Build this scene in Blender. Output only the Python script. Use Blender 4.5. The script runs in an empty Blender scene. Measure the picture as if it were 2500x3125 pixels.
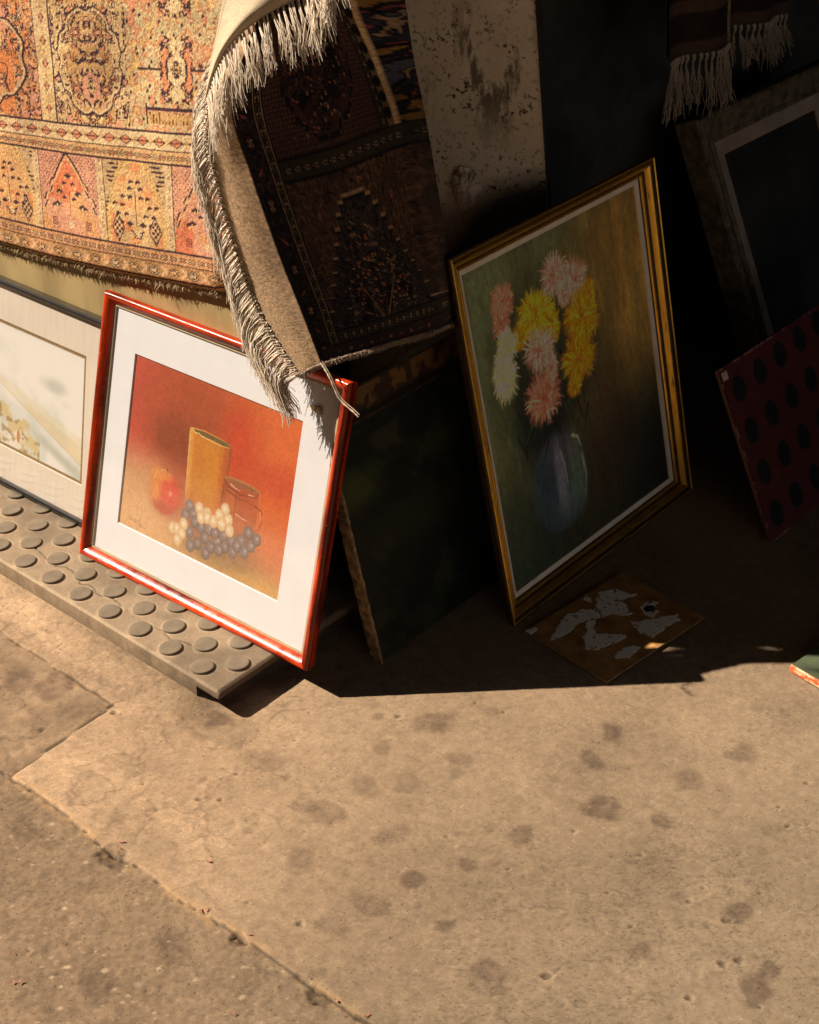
import bpy, math, random
import numpy as np
from mathutils import Matrix, Vector

# ------------------------------------------------------------------ camera, sky, sun, exposure
scene = bpy.context.scene
cam_data = bpy.data.cameras.new("camera"); cam = bpy.data.objects.new("camera", cam_data)
scene.collection.objects.link(cam); scene.camera = cam
cam.matrix_world = (Matrix.Translation((0, 0, 1.5)) @ Matrix.Rotation(0.7448, 4, 'Z')
                    @ Matrix.Rotation(0.9914, 4, 'X') @ Matrix.Rotation(-0.0339, 4, 'Z'))
cam_data.sensor_fit = 'VERTICAL'; cam_data.sensor_height = 36; cam_data.sensor_width = 36
cam_data.lens = 54.68; cam_data.clip_start = .05; cam_data.clip_end = 500

SUN_AZ, SUN_EL = math.radians(31.2), math.radians(42.3)       # direction the light travels to, height
world = bpy.data.worlds.new("World"); scene.world = world; world.use_nodes = True
wn = world.node_tree; wn.nodes.clear()
sky = wn.nodes.new('ShaderNodeTexSky'); sky.sky_type = 'NISHITA'; sky.sun_disc = False
sky.sun_elevation = SUN_EL
sky.sun_rotation = math.atan2(-math.cos(SUN_AZ), -math.sin(SUN_AZ))
bg = wn.nodes.new('ShaderNodeBackground'); bg.inputs['Strength'].default_value = .05
wo = wn.nodes.new('ShaderNodeOutputWorld')
wn.links.new(sky.outputs[0], bg.inputs[0]); wn.links.new(bg.outputs[0], wo.inputs[0])

sd = bpy.data.lights.new("sun", 'SUN'); sun = bpy.data.objects.new("sun", sd)
scene.collection.objects.link(sun)
sd.energy = 5.0; sd.angle = math.radians(.5); sd.color = (1, .855, .69)
travel = Vector((math.cos(SUN_AZ) * math.cos(SUN_EL), math.sin(SUN_AZ) * math.cos(SUN_EL), -math.sin(SUN_EL)))
sun.rotation_euler = travel.to_track_quat('-Z', 'Y').to_euler(); sun.location = (-4, -3, 5)

vs = scene.view_settings
vs.view_transform = 'Standard'; vs.look = 'None'; vs.exposure = 1.1; vs.gamma = 1
scene.cycles.max_bounces = 8; scene.cycles.diffuse_bounces = 5; scene.cycles.transparent_max_bounces = 16
scene.cycles.use_denoising = True
try:
    scene.cycles.denoiser = 'OPENIMAGEDENOISE'
except Exception:
    pass

rnd = random.Random(7); rs = np.random.RandomState(11)

# ------------------------------------------------------------------ helpers
def lin(c):
    c = np.clip(np.asarray(c, float) / 255., 0, 1)
    return np.where(c <= .04045, c / 12.92, ((c + .055) / 1.055) ** 2.4)

_T = np.random.RandomState(3).rand(8, 256, 256)
def vn(x, y, s=0):
    x = np.asarray(x, float) + s * 17.31; y = np.asarray(y, float) + s * 9.77
    xi = np.floor(x).astype(int); yi = np.floor(y).astype(int); fx = x - xi; fy = y - yi
    fx = fx * fx * (3 - 2 * fx); fy = fy * fy * (3 - 2 * fy); T = _T[s % 8]
    a = T[xi & 255, yi & 255]; b = T[(xi + 1) & 255, yi & 255]; c = T[xi & 255, (yi + 1) & 255]; d = T[(xi + 1) & 255, (yi + 1) & 255]
    return (a * (1 - fx) + b * fx) * (1 - fy) + (c * (1 - fx) + d * fx) * fy
def fbm(x, y, s=0, o=4):
    r = 0; w = .5; t = 0
    for i in range(o):
        r = r + w * vn(x * 2 ** i, y * 2 ** i, s + i); t += w; w *= .5
    return r / t
def sst(a, b, x):
    t = np.clip((x - a) / (b - a), 0, 1); return t * t * (3 - 2 * t)

def link(o, parent=None):
    scene.collection.objects.link(o)
    if parent is not None: o.parent = parent
    return o
def tag(o, label=None, cat=None, group=None, kind=None):
    if label: o['label'] = label
    if cat: o['category'] = cat
    if group: o['group'] = group
    if kind: o['kind'] = kind
    return o
def mesh_obj(name, verts, faces, mats, parent=None, smooth=False, mat_idx=None, col=None):
    verts = np.asarray(verts, float); me = bpy.data.meshes.new(name)
    if isinstance(faces, np.ndarray):
        n, k = faces.shape
        me.vertices.add(len(verts)); me.vertices.foreach_set('co', verts.ravel())
        me.loops.add(n * k); me.loops.foreach_set('vertex_index', faces.astype(np.int32).ravel())
        me.polygons.add(n); me.polygons.foreach_set('loop_start', np.arange(0, n * k, k, dtype=np.int32))
        me.polygons.foreach_set('loop_total', np.full(n, k, dtype=np.int32))
        me.update(calc_edges=True)
    else:
        me.from_pydata([tuple(v) for v in verts], [], faces); me.update()
    for m in (mats if isinstance(mats, (list, tuple)) else [mats]): me.materials.append(m)
    if mat_idx is not None: me.polygons.foreach_set('material_index', np.asarray(mat_idx, dtype=np.int32))
    me.polygons.foreach_set('use_smooth', [smooth] * len(me.polygons))
    if col is not None:
        a = me.color_attributes.new('Col', 'FLOAT_COLOR', 'POINT')
        c = np.ones((len(verts), 4)); c[:, :3] = np.asarray(col).reshape(-1, 3)
        a.data.foreach_set('color', c.ravel())
    me.validate(clean_customdata=False)
    return link(bpy.data.objects.new(name, me), parent)
def grid_faces(nu, nv, off=0):
    i = np.arange(nu - 1)[None, :]; j = np.arange(nv - 1)[:, None]; a = (j * nu + i).ravel() + off
    return np.stack([a, a + 1, a + nu + 1, a + nu], 1)
def grid_obj(name, P, mat, parent=None, col=None, flip=False):
    nv, nu = P.shape[:2]; f = grid_faces(nu, nv)
    if flip: f = f[:, ::-1]
    return mesh_obj(name, P.reshape(-1, 3), f, mat, parent, True, None, None if col is None else col.reshape(-1, 3))
def empty(name, loc=(0, 0, 0), M=None):
    o = bpy.data.objects.new(name, None); o.empty_display_size = .05; link(o)
    if M is not None: o.matrix_world = M
    else: o.location = loc
    return o
def box_data(x0, x1, y0, y1, z0, z1):
    v = [(x, y, z) for z in (z0, z1) for y in (y0, y1) for x in (x0, x1)]
    f = [(0, 2, 3, 1), (4, 5, 7, 6), (0, 1, 5, 4), (2, 6, 7, 3), (0, 4, 6, 2), (1, 3, 7, 5)]
    return v, f
def bevel(o, w, seg=2):
    m = o.modifiers.new('bevel', 'BEVEL'); m.width = w; m.segments = seg; m.limit_method = 'ANGLE'; m.angle_limit = math.radians(40); return o
def box(name, b, mat, parent=None, bv=0):
    v, f = box_data(*b); o = mesh_obj(name, v, f, mat, parent)
    if bv: bevel(o, bv)
    return o

def nodes(name):
    m = bpy.data.materials.new(name); m.use_nodes = True; nt = m.node_tree; b = nt.nodes['Principled BSDF']
    return m, nt, b
def N(nt, t, **kw):
    n = nt.nodes.new(t)
    for k, v in kw.items():
        if k in n.inputs: n.inputs[k].default_value = v
        else: setattr(n, k, v)
    return n
def noise(nt, scale, detail=6, rough=.6, vec=None, sc=None):
    tc = N(nt, 'ShaderNodeTexCoord'); src = tc.outputs['Object']
    if sc is not None:
        mp = N(nt, 'ShaderNodeMapping'); mp.inputs['Scale'].default_value = sc; nt.links.new(src, mp.inputs[0]); src = mp.outputs[0]
    n = N(nt, 'ShaderNodeTexNoise', Scale=scale, Detail=detail, Roughness=rough); nt.links.new(src, n.inputs['Vector']); return n
def ramp(nt, src, stops, interp='LINEAR'):
    r = N(nt, 'ShaderNodeValToRGB'); r.color_ramp.interpolation = interp
    e = r.color_ramp.elements
    while len(e) < len(stops): e.new(.5)
    for i, (p, c) in enumerate(stops):
        e[i].position = p; e[i].color = (c, c, c, 1) if isinstance(c, (int, float)) else (*c, 1)
    nt.links.new(src, r.inputs[0]); return r
def mul(nt, a, b, fac=1., mode='MULTIPLY'):
    m = N(nt, 'ShaderNodeMix', data_type='RGBA', blend_type=mode); m.inputs[0].default_value = fac
    nt.links.new(a, m.inputs[6]) if not isinstance(a, tuple) else setattr(m.inputs[6], 'default_value', (*a, 1))
    nt.links.new(b, m.inputs[7]) if not isinstance(b, tuple) else setattr(m.inputs[7], 'default_value', (*b, 1))
    return m.outputs[2]
def bump(nt, b, h, strength=.4, dist=.001, prev=None):
    n = N(nt, 'ShaderNodeBump', Strength=strength, Distance=dist); nt.links.new(h, n.inputs['Height'])
    if prev is not None: nt.links.new(prev, n.inputs['Normal'])
    nt.links.new(n.outputs[0], b.inputs['Normal']); return n.outputs[0]
def mat_plain(name, c, rough=.7, metal=0, var=.25, scale=40, bs=.2, bd=.0006, sc=None, lo=None, spec=.5, coat=0, rp=(.3, .62)):
    m, nt, b = nodes(name); b.inputs['Roughness'].default_value = rough; b.inputs['Metallic'].default_value = metal
    b.inputs['Specular IOR Level'].default_value = spec; b.inputs['Coat Weight'].default_value = coat
    n = noise(nt, scale, sc=sc); lo = lo if lo is not None else tuple(x * (1 - var * 1.6) for x in c)
    r = ramp(nt, n.outputs['Fac'], [(rp[0], lo), (rp[1], tuple(c))]); nt.links.new(r.outputs[0], b.inputs['Base Color'])
    if bs: bump(nt, b, n.outputs['Fac'], bs, bd)
    return m
def mat_attr(name, rough=.8, scale=300, bs=.4, bd=.001, var=.3, spec=.3, sheen=0, sc=None, coat=0):
    m, nt, b = nodes(name); b.inputs['Roughness'].default_value = rough; b.inputs['Specular IOR Level'].default_value = spec
    b.inputs['Sheen Weight'].default_value = sheen; b.inputs['Coat Weight'].default_value = coat
    a = N(nt, 'ShaderNodeAttribute', attribute_name='Col'); n = noise(nt, scale, 4, .6, sc=sc)
    r = ramp(nt, n.outputs['Fac'], [(.3, 1 - var), (.7, 1 + var * .5)])
    nt.links.new(mul(nt, a.outputs['Color'], r.outputs[0]), b.inputs['Base Color'])
    if bs: bump(nt, b, n.outputs['Fac'], bs, bd)
    return m

def mat_glass():
    m, nt, b = nodes('picture_glass'); nt.nodes.remove(b)
    out = nt.nodes['Material Output']; t = N(nt, 'ShaderNodeBsdfTransparent'); g = N(nt, 'ShaderNodeBsdfGlossy', Roughness=.03)
    lw = N(nt, 'ShaderNodeLayerWeight', Blend=.5); pw = N(nt, 'ShaderNodeMath', operation='POWER'); pw.inputs[1].default_value = 5
    nt.links.new(lw.outputs['Facing'], pw.inputs[0]); ma = N(nt, 'ShaderNodeMath', operation='MULTIPLY_ADD'); nt.links.new(pw.outputs[0], ma.inputs[0]); ma.inputs[1].default_value = .92; ma.inputs[2].default_value = .11
    mx = N(nt, 'ShaderNodeMixShader'); nt.links.new(ma.outputs[0], mx.inputs[0]); nt.links.new(t.outputs[0], mx.inputs[1]); nt.links.new(g.outputs[0], mx.inputs[2])
    nt.links.new(mx.outputs[0], out.inputs[0]); return m
GLASS = mat_glass()

def lean_matrix(P, yaw, lean):
    h = Vector((math.cos(yaw), math.sin(yaw), 0)); n = Vector((h.y, -h.x, 0))
    u = Vector((0, 0, 1)) * math.cos(lean) - n * math.sin(lean); Nn = h.cross(u)
    M = Matrix(((h.x, -Nn.x, u.x, P[0]), (h.y, -Nn.y, u.y, P[1]), (h.z, -Nn.z, u.z, P[2]), (0, 0, 0, 1)))
    return M
def frame_mesh(name, W, H, prof, mats, parent, seg=40, jitter=0, dark=()):
    """mitred moulding: prof = [(inset, forward)], four rails with their own grain"""
    V = []; F = []; MI = []; C = []
    for r in range(4):
        L = W if r in (0, 2) else H
        for k in range(seg + 1):
            t = k / seg
            for (ins, fw) in prof:
                s = ins + (L - 2 * ins) * t
                j = (rnd.random() - .5) * jitter
                i2 = ins + j; f2 = fw + (rnd.random() - .5) * jitter
                V.append(((s, -f2, i2), (W - i2, -f2, s), (W - s, -f2, H - i2), (i2, -f2, H - s))[r])
        n = len(prof); o = r * (seg + 1) * n
        for k in range(seg):
            for p in range(n - 1):
                a = o + k * n + p; F.append((a, a + n, a + n + 1, a + 1)); MI.append(2 if p in dark else (r % 2 if len(mats) > 1 else 0))
    return mesh_obj(name, V, np.array(F), mats, parent, False, MI)
def panel(name, x0, x1, z0, z1, y, mat, parent, col=None, thick=0):
    """flat panel in the local plane, front at y, optional colour field (rows bottom->top)"""
    if col is not None:
        nv, nu = col.shape[:2]; X, Z = np.meshgrid(np.linspace(x0, x1, nu), np.linspace(z0, z1, nv))
        return grid_obj(name, np.stack([X, np.full_like(X, y), Z], 2), mat, parent, col)
    if thick:
        return box(name, (x0, x1, y, y + thick, z0, z1), mat, parent)
    return mesh_obj(name, [(x0, y, z0), (x1, y, z0), (x1, y, z1), (x0, y, z1)], [(0, 1, 2, 3)], mat, parent)

def tubes(name, lines, r, mat, parent=None, sides=4, taper=.6, col=None):
    """many thin strands in one mesh; lines: list of (k,3) arrays"""
    V = []; F = []; o = 0; CC = []
    for li, L in enumerate(lines):
        L = np.asarray(L, float); k = len(L); T = np.gradient(L, axis=0); T /= np.linalg.norm(T, axis=1)[:, None] + 1e-9
        ref = np.array([.3, .5, .81]); A = np.cross(T, ref); A /= np.linalg.norm(A, axis=1)[:, None] + 1e-9; B = np.cross(T, A)
        rr = (r if np.isscalar(r) else r[li]) * np.linspace(1, taper, k)
        for j in range(sides):
            a = 2 * math.pi * j / sides
            V.append(L + (A * math.cos(a) + B * math.sin(a)) * rr[:, None])
        idx = np.arange(k - 1)
        for j in range(sides):
            j2 = (j + 1) % sides
            F.append(np.stack([o + j * k + idx, o + j * k + idx + 1, o + j2 * k + idx + 1, o + j2 * k + idx], 1))
        if col is not None: CC.append(np.tile(col[li], (k * sides, 1)))
        o += k * sides
    return mesh_obj(name, np.concatenate(V), np.concatenate(F), mat, parent, True, None, np.concatenate(CC) if col is not None else None)

# ------------------------------------------------------------------ ground
def seg_dist(X, Y, pts, wob=0, seed=0):
    D = np.full(X.shape, 9.)
    for (a, b) in zip(pts[:-1], pts[1:]):
        ax, ay = a; bx, by = b; dx, dy = bx - ax, by - ay; L = dx * dx + dy * dy
        t = np.clip(((X - ax) * dx + (Y - ay) * dy) / L, 0, 1)
        D = np.minimum(D, np.hypot(X - ax - t * dx, Y - ay - t * dy))
    return D
STAINS = [(-1.151, 1.286, 0.036), (-1.171, 1.196, 0.023), (-1.092, 1.173, 0.025), (-1.048, 1.09, 0.032), (-0.987, 0.972, 0.023), (-0.87, 1.292, 0.035), (-0.943, 1.439, 0.02), (-1.109, 0.966, 0.027), (-1.073, 1.253, 0.02), (-0.934, 1.368, 0.027), (-0.914, 1.191, 0.02), (-1.15, 1.052, 0.041), (-0.771, 1.517, 0.027), (-0.805, 1.425, 0.027), (-1.142, 1.12, 0.027), (-0.627, 1.26, 0.023), (-0.543, 1.166, 0.027), (-0.937, 1.105, 0.016), (-1.104, 1.36, 0.016), (-1.223, 1.247, 0.013), (-0.789, 1.331, 0.018), (-0.685, 1.131, 0.02), (-0.806, 0.98, 0.023), (-0.545, 1.201, 0.023), (-0.975, 1.04, 0.016), (-0.89, 1.007, 0.014), (-0.999, 0.915, 0.027), (-1.431, 0.769, 0.045), (-1.163, 0.669, 0.045), (-1.142, 0.765, 0.036), (-1.644, 0.982, 0.041), (-1.708, 0.959, 0.036), (-1.404, 1.083, 0.027), (-1.285, 1.075, 0.032)]
PITS = [(-1.298, 0.96, 0.005), (-1.275, 0.978, 0.004), (-1.586, 0.909, 0.006), (-1.296, 1.028, 0.003), (-1.203, 1.267, 0.005), (-1.389, 0.872, 0.002), (-1.385, 0.867, 0.002), (-1.033, 0.892, 0.005), (-0.891, 1.132, 0.003), (-0.747, 1.026, 0.007), (-0.596, 1.177, 0.006), (-0.584, 1.195, 0.006), (-0.681, 1.267, 0.004), (-0.681, 1.235, 0.004), (-0.628, 1.239, 0.006), (-0.768, 1.182, 0.003), (-0.621, 1.306, 0.003), (-0.654, 1.433, 0.004), (-0.866, 1.243, 0.003), (-0.774, 1.264, 0.003), (-1.09, 1.371, 0.003), (-0.958, 1.495, 0.003), (-1.136, 1.361, 0.003), (-0.991, 1.126, 0.003), (-0.676, 1.521, 0.004), (-0.682, 1.456, 0.003), (-0.842, 1.445, 0.003), (-1.311, 1.188, 0.003), (-1.283, 1.13, 0.003), (-1.383, 0.93, 0.003), (-1.431, 1.006, 0.003), (-1.199, 1.122, 0.003), (-1.534, 1.002, 0.005), (-1.272, 0.903, 0.003), (-1.226, 0.797, 0.003), (-1.031, 0.743, 0.003), (-1.307, 0.707, 0.003), (-1.262, 0.643, 0.003), (-1.198, 0.697, 0.003), (-1.11, 0.873, 0.003), (-0.528, 1.151, 0.004), (-0.599, 1.109, 0.005), (-0.714, 1.156, 0.004)]
def build_ground():
    def axis(a, b, st):
        lo = a - np.geomspace(.02, 150, 22)[::-1]; hi = b + np.geomspace(.02, 150, 22)
        return np.concatenate([lo, np.arange(a, b, st), hi])
    xs = axis(-2.12, .12, .0028); ys = axis(.40, 2.5, .0028)
    X, Y = np.meshgrid(xs, ys)
    wx = X + .006 * (fbm(X * 40, Y * 40, 1, 3) - .5) + .004 * (vn(X * 12, Y * 12, 5) - .5); wy = Y + .006 * (fbm(X * 45, Y * 45, 2, 3) - .5)
    J1 = [(-9, .83), (-1.54, .818), (-1.438, .823), (-1.319, .818), (-1.258, .824), (-1.179, .821), (-1.072, .829), (-.983, .831), (-.861, .837), (3, .87)]
    d1 = seg_dist(wx, wy, J1)
    d2 = seg_dist(wx, wy, [(-9, 1.02), (-1.83, 1.012), (-1.547, 1.013)])
    d3 = seg_dist(wx, wy, [(-1.547, 1.013), (-1.54, .818)])
    low = (Y < np.interp(X, [p[0] for p in J1], [p[1] for p in J1]))           # rough asphalt-like strip
    mid = (~low) & (X < -1.544) & (Y < 1.013)                                  # darker slab at left
    big = fbm(X * 2.2, Y * 2.2, 2, 3); med = fbm(X * 11, Y * 11, 4, 4); fine = fbm(X * 90, Y * 90, 1, 3); fin2 = fbm(X * 230, Y * 230, 6, 2)
    base = np.array([.278, .196, .124]); C = np.ones(X.shape + (3,)) * base
    tone = .80 + .40 * (big - .5) + .36 * (med - .5) + .22 * (fine - .5) + .26 * (fin2 - .5) + .12 * (rs.rand(*X.shape) - .5)
    # worn, paler, smoother cement towards the step; greyer towards the right
    pale = sst(-.95, -1.45, X + .5 * (Y - 1.1) + .25 * (med - .5))
    tone = tone * (1 + .34 * pale)
    g = sst(-1.1, -.5, X)[..., None]; C = C * (1 - g) + C * np.array([.93, .97, 1.0]) * g
    pl = pale[..., None]; C = C * (1 - .5 * pl) + C * np.array([1.05, .98, .90]) * .5 * pl
    tone = np.where(low, .66 + .30 * (med - .5) + .30 * (fine - .5) + .34 * (fin2 - .5), tone)
    C = np.where(low[..., None], C * np.array([.98, .98, .98]), C)
    tone = np.where(mid, .76 + .75 * (fbm(X * 17, Y * 17, 3, 4) - .5) + .35 * (fine - .5), tone)
    # irregular water-edge bands left by rinsing, darker greyish blotches
    C *= tone[..., None]
    def mixc(m, c): 
        nonlocal C
        C = C * (1 - m[..., None]) + np.array(c) * m[..., None]
    for i, (sx, sy, r) in enumerate(STAINS):
        q = (abs(X - sx) < 3 * r) & (abs(Y - sy) < 3 * r)
        dx = X[q] - sx; dy = Y[q] - sy; a = rnd.uniform(0, 3.1); el = rnd.uniform(.6, 1.)
        ex = dx * math.cos(a) + dy * math.sin(a); ey = (-dx * math.sin(a) + dy * math.cos(a)) / el
        d = np.hypot(ex, ey) / r + 1.7 * (fbm(X[q] * 34, Y[q] * 34, i % 6, 5) - .5)
        m = rnd.uniform(.24, .50) * sst(1.1, .5, d) * (.55 + .9 * fbm(X[q] * 120, Y[q] * 120, (i + 2) % 6, 3))
        C[q] = C[q] * (1 - m[:, None] * np.array([.85, .9, .88]))
    for i in range(140):      # many faint drips
        sx, sy, r = rnd.uniform(-1.5, -.4), rnd.uniform(.85, 1.7), rnd.uniform(.004, .014)
        q = (abs(X - sx) < 2 * r) & (abs(Y - sy) < 2 * r)
        d = np.hypot(X[q] - sx, Y[q] - sy) / r + .8 * (vn(X[q] * 160, Y[q] * 160, i % 6) - .5)
        C[q] *= (1 - rnd.uniform(.08, .25) * sst(1.1, .5, d))[:, None]
    Z = .0007 * (med - .5) + .0007 * (fine - .5) + .0004 * (fin2 - .5)
    Z = np.where(low, Z * 1.5 + .0012 * (fin2 - .5) - .002, Z)
    # thin crazing that gathers on the right half
    cr = np.abs(fbm(X * 26, Y * 26, 3, 3) - .5); cr2 = np.abs(fbm(X * 60 + 9, Y * 60, 5, 3) - .5)
    zone = sst(-1.15, -.75, X + .12 * (med - .5)) * (~low) * sst(.42, .62, fbm(X * 5, Y * 5, 2, 2))
    cr3 = np.abs(fbm(X * 120 + 4 * fbm(X * 20, Y * 20, 1, 2), Y * 120, 2, 2) - .5); k = zone * np.maximum(np.maximum(sst(.016, 0, cr), .8 * sst(.018, 0, cr2)), .7 * sst(.03, 0, cr3)); C *= (1 - .36 * k)[..., None]; Z -= .0006 * k
    # joints
    d = np.minimum(np.where(X < -1.54, np.minimum(d1, d2), d1), 9)
    w = .0012 + .0018 * sst(.45, .75, fbm(X * 9, Y * 9, 1, 2))
    jm = sst(1.0, .4, d / w); Z -= .0035 * jm; C *= (1 - .62 * jm)[..., None]
    sand = sst(.014, .002, d1) * sst(.35, .6, fbm(X * 30, Y * 60, 6, 3)) * .6; mixc(sand * (1 - jm), (.34, .215, .105))
    jm3 = sst(1.0, .45, d3 / .0017); Z -= .004 * jm3; C *= (1 - .86 * jm3)[..., None]
    lip = np.exp(-(d1 / .012) ** 2) * (fbm(X * 50, Y * 50, 4, 3) - .5); Z += .0018 * lip
    # broken hole at the joint and two crumbled spots
    for hx, hy, hr, dp in ((-1.307, .812, .020, .006), (-.93, .826, .015, .006), (-1.072, .826, .011, .005), (-.85, .825, .018, .006)):
        q = (abs(X - hx) < .09) & (abs(Y - hy) < .09)
        dd = np.hypot((X[q] - hx) * (.6 if hr > .02 else .7), Y[q] - hy) / hr + 1.5 * (fbm(X[q] * 70, Y[q] * 70, 2, 4) - .5)
        m = sst(1., .3, dd); Z[q] -= dp * m * (.6 + .8 * fbm(X[q] * 150, Y[q] * 150, 5, 2)); C[q] = C[q] * (1 - .42 * m[:, None])
    # hairline cracks
    for pts, dk in (([(-1.375, .949), (-1.369, .892), (-1.353, .846), (-1.342, .825)], .3), ([(-1.32, 1.19), (-1.345, 1.165), (-1.342, 1.101), (-1.332, 1.069), (-1.361, 1.044), (-1.40, 1.05)], .42),
                    ([(-1.579, 1.095), (-1.55, 1.09), (-1.536, 1.05), (-1.548, 1.019)], .4), ([(-.70, .98), (-.64, 1.0), (-.6, 1.03)], .3), ([(-1.45, .99), (-1.42, .955), (-1.375, .949)], .2)):
        dd = seg_dist(X + .009 * (vn(X * 60, Y * 60, 3) - .5), Y + .009 * (vn(X * 55, Y * 55, 7) - .5), pts); m = sst(.0024, .0004, dd) * (.25 + .75 * sst(.35, .6, fbm(X * 35, Y * 35, 4, 2)))
        Z -= .0005 * m; C *= (1 - dk * .8 * m)[..., None]
    # darker rinse patch whose edge is that crack, beside the step
    m = sst(1, .8, np.hypot((X + 1.42) / .10, (Y - 1.10) / .055) + .6 * (fbm(X * 16, Y * 16, 5, 4) - .5)); C *= (1 - .17 * m)[..., None]
    m = sst(1, .85, np.hypot((X + 1.72) / .16, (Y - 1.06) / .028) + .7 * (fbm(X * 14, Y * 14, 3, 4) - .5)); C *= (1 + .16 * m)[..., None]
    # tide marks left by water: thin dark rims with a paler side
    for sc_, sd_, th_ in ((5.5, 1, .50), (9., 4, .47), (7., 6, .55)):
        f = fbm(X * sc_, Y * sc_, sd_, 5) - th_; wz = sst(-.95, -1.35, X + .3 * (Y - 1)) * (~low) * (.35 + .65 * sst(.4, .6, fbm(X * 4, Y * 4, sd_ + 1, 2)))
        C *= (1 - .26 * wz * sst(.010, .001, np.abs(f)))[..., None] * (1 + .10 * wz * sst(.0, .02, f) * sst(.16, .02, f))[..., None]
    # cement fillet along the front of the step
    Z += .0125 * sst(1.02, 1.095, Y) * sst(-1.415, -1.47, X)
    # pits and raised crumbs
    pits = list(PITS) + [(rnd.uniform(-2, -.4), rnd.uniform(.5, 1.9), rnd.uniform(.0011, .0026)) for _ in range(260)]
    for i, (px_, py_, r) in enumerate(pits):
        q = (abs(X - px_) < 3 * r + .003) & (abs(Y - py_) < 3 * r + .003)
        dd = np.hypot(X[q] - px_, Y[q] - py_) / r + .9 * (vn(X[q] * 260, Y[q] * 260, i % 6) - .5)
        m = sst(1.1, .4, dd)
        if i % 5 == 4 and i > 42: Z[q] += .0016 * m; C[q] *= (1 + .35 * m)[:, None]
        else: Z[q] -= min(.003, .55 * r + .0006) * m; C[q] *= (1 - .42 * m)[:, None]
        ring = np.exp(-((dd - 1.25) / .3) ** 2); C[q] *= (1 + .22 * ring)[:, None]; Z[q] += .0006 * ring
    # pale aggregate showing in the rough strip
    for i in range(1100):
        px_, py_ = rnd.uniform(-1.9, -.4), rnd.uniform(.5, .84)
        r = rnd.uniform(.0013, .0042) * (1.3 if rnd.random() < .08 else .8)
        ix = int((px_ + 2.12) / .0028) + 22; iy = int((py_ - .40) / .0028) + 22; n = 4
        sl = (slice(iy - n, iy + n), slice(ix - n, ix + n)); c = (.42, .31, .20) if rnd.random() < .5 else (.14, .11, .08)
        m = (sst(1.2, .5, np.hypot(X[sl] - px_, Y[sl] - py_) / r) * low[sl] * rnd.uniform(.3, .85))[..., None]
        C[sl] = C[sl] * (1 - m) + np.array(c) * m
    far = np.maximum(np.maximum(-2.2 - X, X - .16), np.maximum(.34 - Y, Y - 2.56)) > 0
    Z[far] = 0; C[far] = np.array([.278, .196, .124]) * .78
    C = np.clip(C, .02, .6)
    m, nt, b = nodes('pavement_concrete'); b.inputs['Roughness'].default_value = .88; b.inputs['Specular IOR Level'].default_value = .25
    a = N(nt, 'ShaderNodeAttribute', attribute_name='Col')
    n1 = noise(nt, 420, 6, .75); n2 = noise(nt, 1500, 3, .6); n3 = noise(nt, 60, 8, .7)
    r1 = ramp(nt, n1.outputs['Fac'], [(.28, .74), (.7, 1.14)]); n4 = noise(nt, 240, 2, .5); r4 = ramp(nt, n4.outputs['Fac'], [(.27, .5), (.36, 1.0), (.67, 1.0), (.74, 1.45)])
    r2 = ramp(nt, n2.outputs['Fac'], [(.3, .78), (.72, 1.2)]); r3 = ramp(nt, n3.outputs['Fac'], [(.3, .86), (.7, 1.08)])
    c = mul(nt, mul(nt, mul(nt, mul(nt, a.outputs['Color'], r1.outputs[0]), r2.outputs[0]), r3.outputs[0]), r4.outputs[0]); nt.links.new(c, b.inputs['Base Color'])
    p = bump(nt, b, n1.outputs['Fac'], .55, .0014); bump(nt, b, n2.outputs['Fac'], .4, .0006, p)
    g = grid_obj('pavement', np.stack([X, Y, Z], 2), m, None, C); tag(g, kind='structure')
build_ground()

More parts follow.
